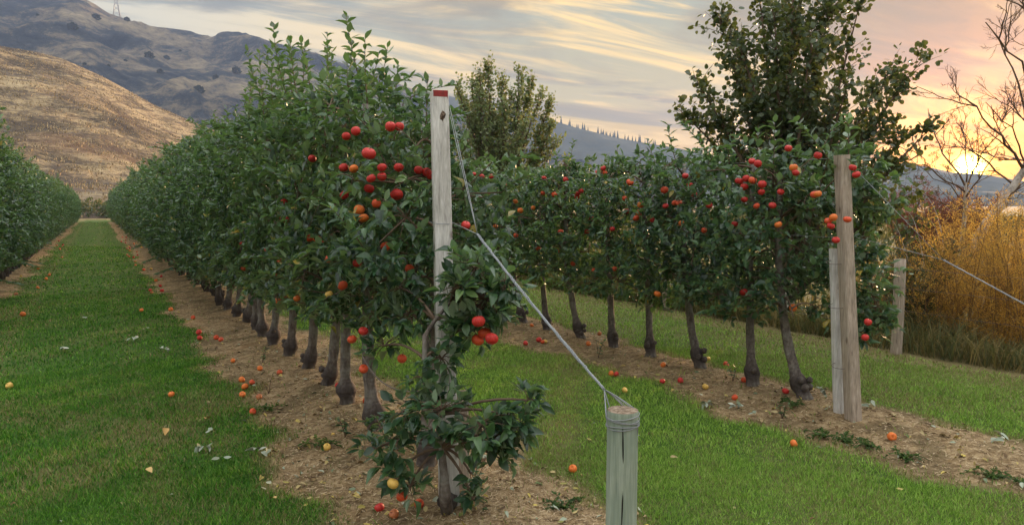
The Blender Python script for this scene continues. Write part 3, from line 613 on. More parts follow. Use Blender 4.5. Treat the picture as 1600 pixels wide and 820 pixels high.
# shared kinds for the rest of the rows
def shared(seed, H, zb, n, tpl, sh, shl, ls, hi=False):
    gs = gen_tree(seed, H, zb, hi, .040, (.05, .04), n, 7, ls, sh, shl, tpl=tpl, limbs=10)
    return gs[0].mesh('trunk', M['bark']), gs[1].mesh('branches', M['twig']), gs[2].mesh('crown', M['leaf'])
KA = [shared(300 + i, 2.70, .37, 500, LEAF_MID, (2, 0, 3, 1)[i], .40, .076) for i in range(4)]
KB = [shared(320 + i, 2.74, .3, 420, LEAF_LO, (2, 0, 1)[i], .40, .090) for i in range(3)]
KC = [shared(340 + i, 2.1, .55, 420, LEAF_MID, (2, 0, 1)[i], .25, .078) for i in range(3)]
def put(kind, base, rz, sc_, label, group, aps=()):
    root = empty('apple_tree', base, rz, label=label, cat='apple tree', group=group); root.scale = sc_
    for nm, me in zip(('trunk', 'branches', 'crown'), kind): link_mesh(nm, me, root)
    for p, r_, cc in aps:
        q_ = Vector(p) - Vector(base); c_, s_ = math.cos(-rz), math.sin(-rz); q_ = Vector(((q_.x * c_ - q_.y * s_) / sc_[0], (q_.x * s_ + q_.y * c_) / sc_[1], q_.z / sc_[2]))
        o = link_mesh('apple', APPLE[cc][0], root, q_); o.scale = (r_, r_, r_)
    return root
rg = random.Random(3)
for i in range(NU1, len(mid_y)):
    y = mid_y[i]; kind = KA[i % 4] if y < 22 else KB[i % 3]
    put(kind, (ROWX[1] + rg.uniform(-.06, .06), y, gzf(ROWX[1], y)), rg.choice((0, math.pi)) + rg.uniform(-.2, .2), (rg.uniform(.8, 1.3), rg.uniform(.85, 1.1), rg.uniform(.82, 1.12)), 'dense green apple tree in the far stretch of the middle row', GM + ', far stretch', ap_by.get((1, i), ()))
for i in range(NU2, len(right_y)):
    y = right_y[i]; put(KC[i % 3], (ROWX[2], y, gzf(ROWX[2], y)), rg.choice((0, math.pi)) + rg.uniform(-.2, .2), (rg.uniform(.85, 1.1), rg.uniform(.85, 1.05), rg.uniform(.88, 1.08)), 'leafy apple tree farther down the right row, behind the sloping guy wire', GR_ + ', far stretch', ap_by.get((2, i), ()))
for i, y in enumerate(left_y):
    kind = KA[(i + 1) % 4] if y < 26 else KB[i % 3]
    put(kind, (ROWX[0], y, gzf(ROWX[0], y)), rg.choice((0, math.pi)) + rg.uniform(-.2, .2), (rg.uniform(.85, 1.15), rg.uniform(.9, 1.1), rg.uniform(.86, 1.04) * (1.2 if i < 8 else 1.02)), 'dense green apple tree in the row at the left edge of the lawn path', GL_)

# the small low tree in front of the tall post
def blob_tree():
    bp = ground_at(700, 806); base = Vector((bp.x, bp.y, gzf(bp.x, bp.y))); rs = np.random.RandomState(41)
    root = empty('apple_tree', base, label='small low apple tree leafing right in front of the tall pale post', cat='apple tree', group=GM)
    gt = G(); gb = G(); gl = G(); D = 3.52
    def L(px, py, z): return at(px, py, z) - base
    st = [Vector((0, 0, -.04)), L(696, 770, D), L(694, 740, D), L(690, 700, D), L(684, 650, D), L(672, 600, D), L(664, 560, D), L(664, 525, D), L(680, 500, D + .05), L(705, 470, D)]
    tube(gt, st, [.034, .030, .020, .018, .017, .015, .014, .013, .010, .007], 10, .07, 3, a=0)
    k_ = np.linspace(-1, 1, 8); tube(gt, [Vector((0, 0, .05 + .045 * t_)) for t_ in k_], .052 * np.sqrt(np.maximum(.1, 1 - k_ ** 2)), 12, .12, 4, a=.8)
    blobs = [(742, 420, D, .16, 42), (760, 470, D, .17, 46), (735, 510, D, .13, 30), (790, 440, D - .05, .10, 16), (775, 500, D, .11, 18), (715, 450, D - .12, .10, 16), (690, 560, D, .10, 16), (660, 590, D - .05, .10, 10),
             (640, 640, D - .1, .14, 26), (690, 640, D - .15, .14, 32), (752, 664, D - .15, .14, 34), (792, 650, D - .1, .13, 26), (825, 625, D - .1, .08, 12), (765, 690, D - .1, .13, 24), (720, 690, D - .12, .12, 16), (800, 680, D - .05, .08, 8),
             (615, 690, D, .12, 20), (620, 740, D, .12, 18), (640, 760, D, .08, 9), (585, 700, D + .1, .08, 8), (736, 740, D, .06, 6), (740, 780, D, .06, 6), (640, 490, D + .25, .14, 20), (625, 450, D + .3, .12, 14), (600, 540, D + .5, .14, 16), (790, 720, D, .05, 5)]
    aps = [(at(748, 502, D - .17), .034, 'r'), (at(768, 529, D - .14), .034, 'r'), (at(757, 520, D - .02), .032, 'o'), (at(746, 531, D - .02), .03, 'o'), (at(728, 352, D + .2), .026, 'r'), (at(614, 755, D - .14), .028, 'y'), (at(628, 775, D), .028, 'o')]
    LP, LD, LN, LS = [], [], [], []
    nodes = [np.array(tuple(p)) for p in st[3:]]
    for (px, py, z, r_, n_) in blobs:
        c = np.array(tuple(L(px, py, z))); j = min(range(len(nodes)), key=lambda k: np.linalg.norm(nodes[k] - c) + (0 if nodes[k][2] < c[2] + .1 else .2)); s = nodes[j]
        pts = bez(s, (s + c) / 2 + np.array([0, 0, .07]), c, 7); tube(gb, pts, np.linspace(.009, .005, 7), 6, .05); 
        for _ in range(int(n_ * (.62 if py > 600 else .8))):
            cc = c + unit(rs, 1)[0] * r_ * rs.uniform(.1, 1) ** .6 * np.array([1, 1, .85]); tube(gb, bez(c, (c + cc) / 2 + np.array([0, 0, .02]), cc, 4), np.linspace(.004, .0018, 4), 3, cap=False)
            out = (cc - c) / (np.linalg.norm(cc - c) + 1e-6); out[2] += .3
            for q_ in range(rs.randint(4, 8)):
                v = unit(rs, 1)[0]; dr = out * .8 + v * .8; LP.append(cc + v * .012); LD.append(dr); LN.append(np.array([0, 0, 1.]) + out * .5 + rs.normal(0, .3, 3)); LS.append(rs.uniform(.045, .088))
    LP, LD, LN, LS = map(np.array, (LP, LD, LN, LS)); ok = np.ones(len(LP), bool); W_ = LP + np.array(tuple(base)) + LD * .03
    for a_, rad_, _c in aps[:6]:
        a_ = np.array(tuple(a_)); dv = CAMV - a_; dv /= np.linalg.norm(dv); rel = W_ - a_; t_ = np.clip(rel @ dv, 0, .5); ok &= np.linalg.norm(rel - t_[:, None] * dv, axis=1) > rad_ + .015
    # leave the post face visible between the clusters
    rel = W_ - CAMV; z_ = rel @ np.array(tuple(F)); pxx = 800 + FPX * (rel @ np.array(tuple(RT))) / z_; pyy = 410 - FPX * (rel @ np.array(tuple(UP))) / z_
    leaves(gl, LP[ok], LD[ok], LN[ok], LS[ok], LEAF_HI, rs)
    gt.obj('trunk', M['bark'], root); gb.obj('branches', M['twig'], root); gl.obj('crown', M['leaf'], root); add_apples(root, aps, base)
blob_tree()
# suckers and small plants at the strip edges
def sprout(px, py, h, n, label, seed, sz=.05, cols='leaf', lean=.3):
    rs = np.random.RandomState(seed); p = ground_at(px, py); base = Vector((p.x, p.y, gzf(p.x, p.y) - .005)); root = empty('young_sapling', base, label=label, cat='sapling', group='leafy young shoots on the bare strips')
    gb = G(); gl = G(); LP, LD, LN, LS = [], [], [], []
    for i in range(n):
        a = rs.uniform(0, 6.28); e = np.array([math.cos(a) * lean * h, math.sin(a) * lean * h, h * rs.uniform(.6, 1)]); pts = bez((0, 0, 0), e * np.array([.3, .3, .6]), e, 6); tube(gb, pts, np.linspace(.004, .0015, 6), 4)
        for j in range(int(h / .022)):
            t_ = .15 + .85 * j / (h / .022); c = np.array([np.interp(t_, np.linspace(0, 1, 6), pts[:, k]) for k in range(3)]); aa = j * 2.4; LP.append(c); LD.append((math.cos(aa), math.sin(aa), rs.uniform(.1, .8))); LN.append(np.array([0, 0, 1.]) + rs.normal(0, .3, 3)); LS.append(sz * rs.uniform(.6, 1.2))
    leaves(gl, *map(np.array, (LP, LD, LN, LS)), LEAF_HI, rs); gb.obj('stem', M['twig'], root); gl.obj('leaves', M[cols], root)
sprout(608, 722, .30, 3, 'leafy sucker with broad leaves on soil left of the low front tree', 1, .06)
sprout(585, 700, .26, 2, 'thin two-stemmed sucker below the thick straight trunk', 2, .06)
sprout(540, 690, .16, 3, 'short leafy sucker at the foot of the dark burr trunk', 3)
sprout(1145, 605, .20, 2, 'tiny leaning sapling between the two trunks left of the paired posts', 4, .045)
sprout(935, 560, .20, 3, 'small bushy sapling on bare soil near the anchor post wire', 5, .04)
sprout(410, 570, .22, 2, 'slender sapling at the left edge of the middle bare strip', 6, .035)
sprout(420, 615, .20, 2, 'sparse reddish sapling on the soil edge beside the lawn path', 7, .03, 'weed')
sprout(1222, 655, .14, 4, 'small bushy weed at the foot of the thick leaning trunk', 8, .035)
sprout(736, 800, .24, 4, 'cluster of broad leaves at the foot of the tall pale post', 9, .06)
def weeds(pts_, name, label, seed, h=.07, n=14, r=.16, cols='weed', sz=.03):
    for (px, py, lab) in pts_:
        seed += 1; rs = np.random.RandomState(seed); p = ground_at(px, py); base = Vector((p.x, p.y, gzf(p.x, p.y))); gl = G(); m_ = n * 9
        a = rs.uniform(0, 6.28, m_); rr_ = r * np.sqrt(rs.uniform(0, 1, m_)); 
        ra = rs.uniform(0, 6.28, 9); rl = r * rs.uniform(.5, 1.1, 9); run = [bez((0, 0, .0), (math.cos(q_) * l_ * .5, math.sin(q_) * l_ * .5, h * .8), (math.cos(q_) * l_, math.sin(q_) * l_, .012), 12) for q_, l_ in zip(ra, rl)]
        for q_ in run: tube(gl, q_, .0018, 4)
        P_ = np.array([run[rs.randint(9)][rs.randint(12)] for _ in range(m_)]) + rs.normal(0, .004, (m_, 3)); D_ = unit(rs, m_); D_[:, 2] = abs(D_[:, 2]) * .6
        leaves(gl, P_, D_, np.array([0, 0, 1.]) + unit(rs, m_) * .5, rs.uniform(.5, 1.2, m_) * sz, LEAF_MID, rs); o = gl.obj(name, M[cols], None, loc=base); tag(o, lab, 'weed', 'low weeds on the bare strips')
M['clover'] = leaf_mat('ground_weed_leaf', [(0, (.03, .07, .015)), (1, (.09, .16, .03))], (.08, .12, .05), (.15, .25, .04), .6, .3)
weeds([(1360, 700, 'low green weed patch in front of the paired end posts'), (1410, 715, 'spreading weed patch right of the fallen orange apple'), (1320, 690, 'small weed tuft at the foot of the paired posts'), (1290, 685, 'flat green weed on the lawn edge left of the paired posts'), (500, 700, 'flat green weed on soil below the curved trunk'), (420, 640, 'low weed at the lawn edge under the middle row'), (1240, 640, 'weed tuft left of the thick leaning trunk base'), (880, 790, 'small weed on bare soil left of the round anchor post'), (1550, 750, 'low weed on bare soil at the right edge')], 'weed_clump', '', 50, cols='clover')

# ------------------------------------------------------------------ posts
PRZ = R(-17)
def squared_post(base, top, w0, w1, name, label, cat, material, bev=.22, seed=0, nseg=16, group=None):
    g = G(); rs = np.random.RandomState(seed); base = Vector(base); top = Vector(top); ax = (top - base); ax.rotate(__import__('mathutils').Euler((0, 0, -PRZ))); P = []; prof = []
    for cx, cy in ((1, 1), (-1, 1), (-1, -1), (1, -1)):
        a0 = math.atan2(cy, cx) - math.pi / 4
        for k in range(4):
            a = a0 + k * math.pi / 6; prof.append((cx * (1 - bev) + bev * math.cos(a), cy * (1 - bev) + bev * math.sin(a)))
    n = len(prof); V = []
    for i in range(nseg + 1):
        t_ = i / nseg; c = ax * t_; w_ = (w0 + (w1 - w0) * t_) / 2
        for j, (x, y) in enumerate(prof): k = 1 + .02 * math.sin(t_ * 9 + j * .4 + seed); V.append((c.x + x * w_ * k, c.y + y * w_ * k, c.z))
    V.append((ax.x, ax.y, ax.z + .001)); q = [(i * n + j, i * n + (j + 1) % n, (i + 1) * n + (j + 1) % n, (i + 1) * n + j) for i in range(nseg) for j in range(n)]
    t_ = [(nseg * n + j, nseg * n + (j + 1) % n, len(V) - 1) for j in range(n)]
    g.add(V, quads=q); g2 = G(); 
    root = empty(name, base, PRZ, label=label, cat=cat, group=group); o = g.obj('timber', material, root)
    g2.add(V[nseg * n:], tris=[(j, (j + 1) % n, n) for j in range(n)]); g2.obj('top_end', M['endgrain'], root, smooth=False)
    return root
# tall pale post
pb = at(702, 800, 3.70); PBX, PBY = pb.x, pb.y; pt = at(686, 144, 3.70)
base = Vector((PBX, PBY, gzf(PBX, PBY) - .05)); tall = squared_post(base, pt, .100, .088, 'trellis_post', 'tall pale weathered timber post with a red painted top in the middle', 'post', M['post'], .2, 1, group='timber end posts of the rows')
def face_plate(root, center, wd, ht, depth, m, nm, label=None, n=(-math.sin(YAW), -math.cos(YAW), 0)):
    """thin plate fixed on the camera side face"""
    g = G(); nrm = Vector((0, -1, 0)); R_ = Vector((1, 0, 0)); U = Vector((0, 0, 1)); V = []
    rs = np.random.RandomState(8)
    for dd in (0, depth):
        for (a, b) in ((-1, -1), (1, -1), (1, 1), (-1, 1)): V.append(tuple(center + R_ * a * wd / 2 * (1 + rs.uniform(-.05, .05)) + U * b * ht / 2 + nrm * dd))
    g.add(V, quads=[(4, 5, 6, 7), (0, 1, 5, 4), (1, 2, 6, 5), (2, 3, 7, 6), (3, 0, 4, 7)]); o = g.obj(nm, m, root, smooth=False)
    return o
# post sides face along the row: rotate the whole so one face looks at the camera a little
def cap_band(root, top, w_, h, m, nm):
    g = G(); V = []
    prof = []
    for cx, cy in ((1, 1), (-1, 1), (-1, -1), (1, -1)):
        a0 = math.atan2(cy, cx) - math.pi / 4
        for k in range(4): a = a0 + k * math.pi / 6; prof.append((cx * .8 + .2 * math.cos(a), cy * .8 + .2 * math.sin(a)))
    return prof
tl = pt - base; tl.rotate(__import__('mathutils').Euler((0, 0, -PRZ)))
g = G(); hw_ = .044
V = [(tl.x - hw_ * .82, tl.y - hw_ - .0035, tl.z - .066), (tl.x + hw_ * .9, tl.y - hw_ - .0035, tl.z - .070), (tl.x + hw_ * .9, tl.y - hw_ - .0035, tl.z + .001), (tl.x - hw_ * .82, tl.y - hw_ - .0035, tl.z + .001)]
V += [(a, b + .012, c) for a, b, c in V]
V += [(tl.x - hw_ * .8, tl.y - hw_ + .01, tl.z + .0045), (tl.x + hw_ * .9, tl.y - hw_ + .01, tl.z + .0045), (tl.x + hw_ * .9, tl.y + hw_ * .6, tl.z + .0045), (tl.x - hw_ * .8, tl.y + hw_ * .6, tl.z + .0045)]
g.add(V, quads=[(0, 1, 2, 3), (0, 4, 5, 1), (1, 5, 6, 2), (3, 7, 4, 0), (3, 2, 9, 8), (8, 9, 10, 11)]); g.obj('red_paint_patch', M['redpaint'], tall, smooth=False)
# long drying cracks and a knot
def crack_on(root, p0, p1, y_off, w_=.004, seed=0, nm='crack'):
    g = G(); rs = np.random.RandomState(seed); n = 14; pts = []
    for i in range(n): t_ = i / (n - 1); p = Vector(p0).lerp(Vector(p1), t_); pts.append((p.x + rs.normal(0, .0012), p.y + y_off, p.z))
    tube(g, pts, w_ * np.sin(np.linspace(.12, math.pi - .12, n)) * .5 + .0004, 5); return g.obj(nm, M['crack'], root)
crack_on(tall, (tl.x - .002, tl.y - .039, tl.z - .28), (tl.x + .006, tl.y - .041, tl.z - .75), -.001, .004, 1)
g = G(); k_ = np.linspace(-1, 1, 7); tube(g, [(tl.x + .010, tl.y - .0455 + .0005 * t_, tl.z - .135 + .040 * t_) for t_ in k_], .017 * np.sqrt(np.maximum(.05, 1 - k_ ** 2)), 8, .2, 4); ko = g.obj('knot', M['knot'], tall); ko['label'] = 'dark split knot below the red top'
# stub post behind
sp = at(722, 790, 3.92); sp2 = at(719, 612, 3.92); squared_post((sp.x, sp.y, -.05), (sp2.x, sp2.y, sp2.z), .085, .08, 'brace_post', 'short grey stub post close behind the tall pale post', 'post', M['post2'], .3, 5)
# paired posts of the right row
rb = ground_at(1334, 664); rt = at(1315, 243, (rb - Vector((0, 0, CAMH))).dot(F))
rp = squared_post((rb.x, rb.y, -.04), rt, .092, .086, 'trellis_post', 'taller squared grey post of the pair ending the right row', 'post', M['post2'], .3, 7, group='timber end posts of the rows')
r2 = ground_at(1317, 655); r2z = (r2 - Vector((0, 0, CAMH))).dot(F); r2t = at(1303, 388, r2z)
lp = squared_post((r2.x, r2.y + .03, -.04), r2t, .072, .066, 'brace_post', 'shorter round post strapped to the left of the right row end post', 'post', M['post'], .8, 9)
tlr = rt - Vector((rb.x, rb.y, -.04)); tlr.rotate(__import__('mathutils').Euler((0, 0, -PRZ)))
g = G(); V = [(tlr.x - .002, tlr.y - .0485, tlr.z - .045), (tlr.x + .036, tlr.y - .0485, tlr.z - .045), (tlr.x + .036, tlr.y - .0485, tlr.z + .003), (tlr.x - .002, tlr.y - .0485, tlr.z + .003)]; V += [(a, b + .02, c) for a, b, c in V]
g.add(V, quads=[(0, 1, 2, 3), (0, 4, 5, 1), (1, 5, 6, 2), (3, 2, 6, 7), (3, 7, 4, 0)]); g.obj('nailed_block', M['post2'], rp, smooth=False)
def ringw(g, c, rx, ry, r=.002, n=28, tilt=(0, 0), zj=0, a0=0, a1=2 * math.pi, seed=0):
    rs = np.random.RandomState(seed); pts = []
    for i in range(n + 1):
        a = a0 + (a1 - a0) * i / n; pts.append((c[0] + rx * math.cos(a), c[1] + ry * math.sin(a), c[2] + tilt[0] * math.cos(a) + tilt[1] * math.sin(a) + rs.normal(0, zj)))
    tube(g, pts, r, 6)
for zz, nm in ((.42, 0), (.86, 1), (1.18, 2)):
    g = G(); c = Vector((rb.x, rb.y, 0)).lerp(Vector((r2.x, r2.y + .03, 0)), .5); t_ = zz / 2.05; off = Vector((tlr.x, tlr.y, 0)) * t_
    ringw(g, (c.x + off.x, c.y + off.y, zz),   .095, .068, .0022, tilt=(.01, .005)); tag(g.obj('wire_tie', M['rust']), ('lower', 'middle', 'upper')[nm] + ' wire tie binding the paired end posts together', 'wire tie', 'wire ties round the paired end posts')
# round anchor post
ac = at(973, 640, 2.72); AX, AY = ac.x, ac.y; AT = at(971, 640, 2.72).z; AR_ = .0595
root = empty('anchor_post', (AX, AY, 0), label='short round greenish anchor post with wire wrapped round its flat top', cat='post')
g = G(); ns = 48; zs = np.concatenate([np.linspace(-.1, AT - .012, 22), [AT - .004, AT]]); V = []
rsn = np.random.RandomState(2)
for i, z in enumerate(zs):
    for j in range(ns):
        a = 2 * math.pi * j / ns; k_ = 1 + .012 * math.sin(3 * a + z * 3) + .006 * math.sin(9 * a) + .02 * (1 - z / AT)
        ck = math.exp(-((a - 4.08 - .04 * math.sin(z * 14)) / .045) ** 2) * .10 * min(1, (AT - z) * 8 + .3)     # the drying split
        ck2 = math.exp(-((a - 5.0) / .05) ** 2) * .03
        rr_ = AR_ * (k_ - ck - ck2) * (.985 if i == len(zs) - 1 else 1); V.append((rr_ * math.cos(a), rr_ * math.sin(a), z))
q = [(i * ns + j, i * ns + (j + 1) % ns, (i + 1) * ns + (j + 1) % ns, (i + 1) * ns + j) for i in range(len(zs) - 1) for j in range(ns)]
g.add(V, quads=q); g.obj('timber', M['anchor'], root)
g = G(); rgs = 6; V = [(0, 0, AT + .002)]
for k in range(1, rgs + 1):
    for j in range(ns): a = 2 * math.pi * j / ns; rr_ = AR_ * .985 * k / rgs; V.append((rr_ * math.cos(a), rr_ * math.sin(a), AT + .0015 + (rsn.normal(0, .0012) if k < rgs else -.001)))
tt = [(0, 1 + j, 1 + (j + 1) % ns) for j in range(ns)]; q = [(1 + k * ns + j, 1 + (k + 1) * ns + j, 1 + (k + 1) * ns + (j + 1) % ns, 1 + k * ns + (j + 1) % ns) for k in range(rgs - 1) for j in range(ns)]
g.add(V, tris=tt, quads=q); g.obj('top_end', M['endgrain'], root)
g = G(); pts = [(AR_ * .955 * math.cos(4.08 + .04 * math.sin(z * 14)), AR_ * .955 * math.sin(4.08 + .04 * math.sin(z * 14)), z) for z in np.linspace(.0, AT - .05, 30)]
tube(g, pts, [.0022 + .0008 * math.sin(i * .8) for i in range(30)], 6); g.obj('crack', M['crack'], root)
# guy wire: two thin wires meet, then a twisted cable to the anchor post, split into wraps
def twist(g, p0, p1, r=.0035, strands=4, R_=.0048, pitch=.055, sag=.0, seed=0):
    p0 = np.array(tuple(p0)); p1 = np.array(tuple(p1)); L = np.linalg.norm(p1 - p0); n = int(L / .008); ax = (p1 - p0) / L; u = np.cross(ax, (0, 0, 1.)); u /= np.linalg.norm(u); v = np.cross(ax, u); rs = np.random.RandomState(seed); ph = np.cumsum(rs.uniform(.5, 1.5, n)) / n
    for s in range(strands):
        pts = []
        for i in range(n):
            t_ = i / (n - 1); a = 2 * math.pi * (L / pitch * ph[i] / ph[-1] + s / strands); rr_ = R_ * (1 + .35 * math.sin(i * .13 + s)); pts.append(p0 + (p1 - p0) * t_ + rr_ * (u * math.cos(a) + v * math.sin(a)) - np.array([0, 0, sag * 4 * t_ * (1 - t_)]))
        tube(g, pts, r, 5, a=rs.uniform())
ptop = Vector((pt.x + .040, pt.y - .03, pt.z - .085)); J = at(746, 366, 3.42); K_ = at(944, 608, 2.78)
root = empty('guy_wire', K_, label='twisted steel guy wire sloping from the tall pale post down to the round anchor post', cat='wire', group='twisted guy wires of the row ends')
def rel(*ps): return [tuple(Vector(p) - K_) for p in ps]
g = G(); Kv = np.array(tuple(K_)); twist(g, Vector(J) - K_, (0, 0, 0), .0022, 4, .0042, .085, sag=.012); g.obj('cable', M['rope'], root)
g = G(); tube(g, rel(*bez(ptop, (ptop + J) / 2 + Vector((0, 0, -.02)), J, 8)), .0017, 5); tube(g, rel(*bez(ptop + Vector((-.004, .0, .05)), (ptop + J) / 2 + Vector((.012, 0, -.012)), J, 8)), .0018, 5); g.obj('upper_wire', M['wire'], root)
g = G(); lo = at(708, 348, 3.66); tube(g, rel(lo, J), .002, 5); pL = Vector((at(690, 345, 3.7).x, at(690, 345, 3.7).y, lo.z))
pp_ = [(pL.x - K_.x + .058 * math.cos(a), pL.y - K_.y + .058 * math.sin(a), lo.z - K_.z + .006 * math.sin(a)) for a in np.linspace(0, 6.2, 20)]; tube(g, pp_, .0018, 5); g.obj('lower_wire', M['wire'], root)
g = G(); ac_ = Vector((AX, AY, AT)) - K_
for s, (dz_, tl_, a0) in enumerate(((-.022, (.008, -.006), 2.2), (-.036, (-.010, .004), 2.5), (-.055, (.010, .002), 2.9), (-.060, (-.004, -.008), 2.0), (-.028, (.002, .009), 1.7))):
    rx = AR_ + .0045
    pts = [(0, 0, 0)]; n = 30
    for i in range(n + 1): a = a0 + 2 * math.pi * i / n * .97; pts.append((ac_.x + rx * math.cos(a), ac_.y + rx * math.sin(a), ac_.z + dz_ + tl_[0] * math.cos(a) + tl_[1] * math.sin(a)))
    tube(g, pts, .0019, 6, a=s / 5)
    a = a0 - math.pi * .9; e = (ac_.x + rx * math.cos(-.3 + s * .25), ac_.y + rx * math.sin(-.3 + s * .25), ac_.z + dz_ * .5)
    tube(g, bez((0, 0, 0), ((e[0]) / 2, e[1] / 2, e[2] / 2 + .012), e, 6), .0018, 6)
g.obj('wrapped_loops', M['wire'], root)
g = G(); a = -1.15; p = [(AX - K_.x + (AR_ + .004) * math.cos(a), AY - K_.y + (AR_ + .004) * math.sin(a), AT - K_.z - z) for z in (.03, .06, .088)]; tube(g, p + [(p[-1][0] + .008, p[-1][1] - .003, p[-1][2])], .0017, 5); g.obj('wire_tail', M['wire'], root)
# right row guy wire
rtz = (rb - Vector((0, 0, CAMH))).dot(F); J2 = at(1474, 406, 4.65); E2 = at(1648, 501, 4.15); S1 = rt + Vector((.04, -.04, -.06)); S2 = at(1338, 371, 5.1)
root = empty('guy_wire', J2, label='guy wire crossing in front of the golden shrubs at the right edge', cat='wire', group='twisted guy wires of the row ends')
g = G(); twist(g, (0, 0, 0), E2 - J2, .0021, 3, .0030, .06); g.obj('cable', M['wire'], root)
g = G(); tube(g, [tuple(S1 - J2), (0, 0, 0)], .0017, 5); g.obj('upper_wire', M['wire'], root)
g = G(); tube(g, [tuple(S2 - J2), (0, 0, 0)], .0017, 5); g.obj('lower_wire', M['wire'], root)
root = empty('anchor_post', (E2.x + .08, E2.y - .03, 0), label='short round anchor post of the right row', cat='post')
g = G(); tube(g, [(0, 0, z) for z in np.linspace(-.1, E2.z + .02, 8)], .06, 20, .01); g.obj('timber', M['anchor'], root)
# trellis wires along rows
def twire(k, z, y0, lab, dx=0.0, sg=None):
    g = G(); n = 24; y1 = 30; tube(g, [(ROWX[k] + dx, y0 + (y1 - y0) * i / (n - 1), z + .015 * math.sin(i * 1.3)) for i in range(n)], .0016, 5); tag(g.obj('trellis_wire', M['wire']), lab, 'wire', 'trellis wires along the rows')
twire(1, pt.z - .04, pt.y + .05, 'top trellis wire running back from the red topped post'); twire(1, 1.5, pt.y + .05, 'middle trellis wire of the middle apple row')
twire(2, 1.95, rt.y + .05, 'top trellis wire of the right apple row'); twire(2, 1.35, rt.y + .05, 'middle trellis wire of the right apple row'); twire(2, .72, rt.y + .05, 'low wire under the crowns of the right apple row', .04)
# thin hooped hose under the middle row
g = G(); hp = [at(574, 592, 3.9), at(600, 620, 3.85), at(640, 650, 3.8), at(672, 640, 3.75), at(684, 610, 3.7)]; pts = np.concatenate([bez(hp[0], hp[1], hp[2], 8), bez(hp[2], hp[3], hp[4], 6)[1:]])
hp2 = [at(566, 560, 3.95), at(590, 612, 3.9), at(650, 608, 3.75)]; tube(g, bez(at(566, 555, 3.95), at(600, 628, 3.85), at(676, 606, 3.6), 14), .0035, 6); tag(g.obj('irrigation_hose', M['rust']), 'thin drooping hose hung low across the thick straight trunk', 'hose')

# ------------------------------------------------------------------ fence
fy = ground_at(1400, 551); FX = fy.x
for i in range(-2, 7):
    y = fy.y + i * 3.6; g = G(); h = 1.03 if i == 0 else 1.0 + .05 * math.sin(i * 3); tube(g, [(.01 * math.sin(z * 3 + i), 0, z) for z in np.linspace(-.1, h, 10)], .058, 16, .015, i)
    root = empty('fence_post', (FX, y, gzf(FX, y)), label=('round grey fence post in front of the golden shrubs' if i == 0 else 'fence post hidden in the growth, number %d along the back fence' % (i + 3)), cat='fence post', group='round posts of the back fence')
    g.obj('timber', M['post2'], root)
    g2 = G(); tube(g2, [(.01, 0, h), (.01, 0, h + .004)], .054, 16); g2.obj('top_end', M['endgrain'], root)
for z, lab in ((.93, 'top wire of the back fence'), (.72, 'second wire of the back fence'), (.48, 'low wire of the back fence')):
    g = G(); tube(g, [(FX - .055, fy.y + yy, z + .012 * math.sin(yy)) for yy in np.linspace(-7.2, 21, 40)], .0016, 5); tag(g.obj('fence_wire', M['rust']), lab, 'wire', 'wires of the back fence')

# ------------------------------------------------------------------ golden shrubs, weeds
def feather(base, h, seed, label, n=34, spread=.5, mt='gold', sz=.028, name='golden_shrub', cat='shrub', group='feathery golden shrubs behind the fence', dens=1.0):
    rs = np.random.RandomState(seed); root = empty(name, base, label=label, cat=cat, group=group); gb = G(); gl = G(); LP, LD = [], []
    for i in range(n):
        a = rs.uniform(0, 6.28); r0 = rs.uniform(0, .25) * spread; s = np.array([math.cos(a) * r0, math.sin(a) * r0, 0]); hh = h * rs.uniform(.55, 1.05); e = s + np.array([math.cos(a) * spread * rs.uniform(.2, 1.2), math.sin(a) * spread * rs.uniform(.2, 1.2), hh]); pts = bez(s, s * .5 + e * .5 + np.array([0, 0, hh * .18]), e, 9); tube(gb, pts, np.linspace(.007, .0015, 9), 4, cap=False)
        m_ = int(hh / .055)
        for j in range(m_):
            t_ = .06 + .94 * j / m_; c = np.array([np.interp(t_, np.linspace(0, 1, 9), pts[:, k]) for k in range(3)]); aa = rs.uniform(0, 6.28); L = rs.uniform(.10, .34) * (1.15 - t_ * .7)
            te = c + np.array([math.cos(aa) * L, math.sin(aa) * L, L * rs.uniform(.2, 1.0)]); tw = bez(c, (c + te) / 2 + np.array([0, 0, .02]), te, 4); tube(gb, tw, np.linspace(.0022, .001, 4), 3, cap=False)
            kk = max(3, int(L / .014 * dens))
            for u in range(kk):
                v = unit(rs, 1)[0]; LP.append(c + (te - c) * (u + 1) / kk + v * .006); dr = (te - c) / L * .9 + v * .8; dr[2] += .3; LD.append(dr)
    LP = np.array(LP); LD = np.array(LD); leaves(gl, LP, LD, unit(rs, len(LP)), rs.uniform(.6, 1.3, len(LP)) * sz, LEAF_LO, rs, width=.45)
    gb.obj('stems', M['goldstem'] if mt == 'gold' else M['twig'], root); gl.obj('foliage', M[mt], root)
slots = [(1470, 8.2, 1.35, 'golden shrub just right of the grey fence post'), (1520, 7.9, 1.6, 'tall golden shrub under the leaning pale trunk'), (1575, 7.6, 1.55, 'golden shrub crossed by the guy wire near the right edge'), (1630, 7.3, 1.6, 'golden shrub cut by the right edge of the view'), (1495, 9.6, 1.7, 'golden shrub in the second rank below the sun'), (1560, 9.2, 1.85, 'tallest golden shrub in the second rank at the right'), (1620, 8.9, 1.8, 'golden shrub farthest right in the second rank'), (1700, 8.0, 1.7, 'golden shrub beyond the right edge')]
for i, (px, z, h, lab) in enumerate(slots):
    p = at(px, 320, z); feather((p.x, p.y, 0), h, 500 + i, lab, n=26, spread=.55)
p = at(1385, 320, 10.5); feather((p.x, p.y, 0), 1.0, 520, 'pale yellow shrub seen through the fence left of the grey post', n=24, spread=.6)
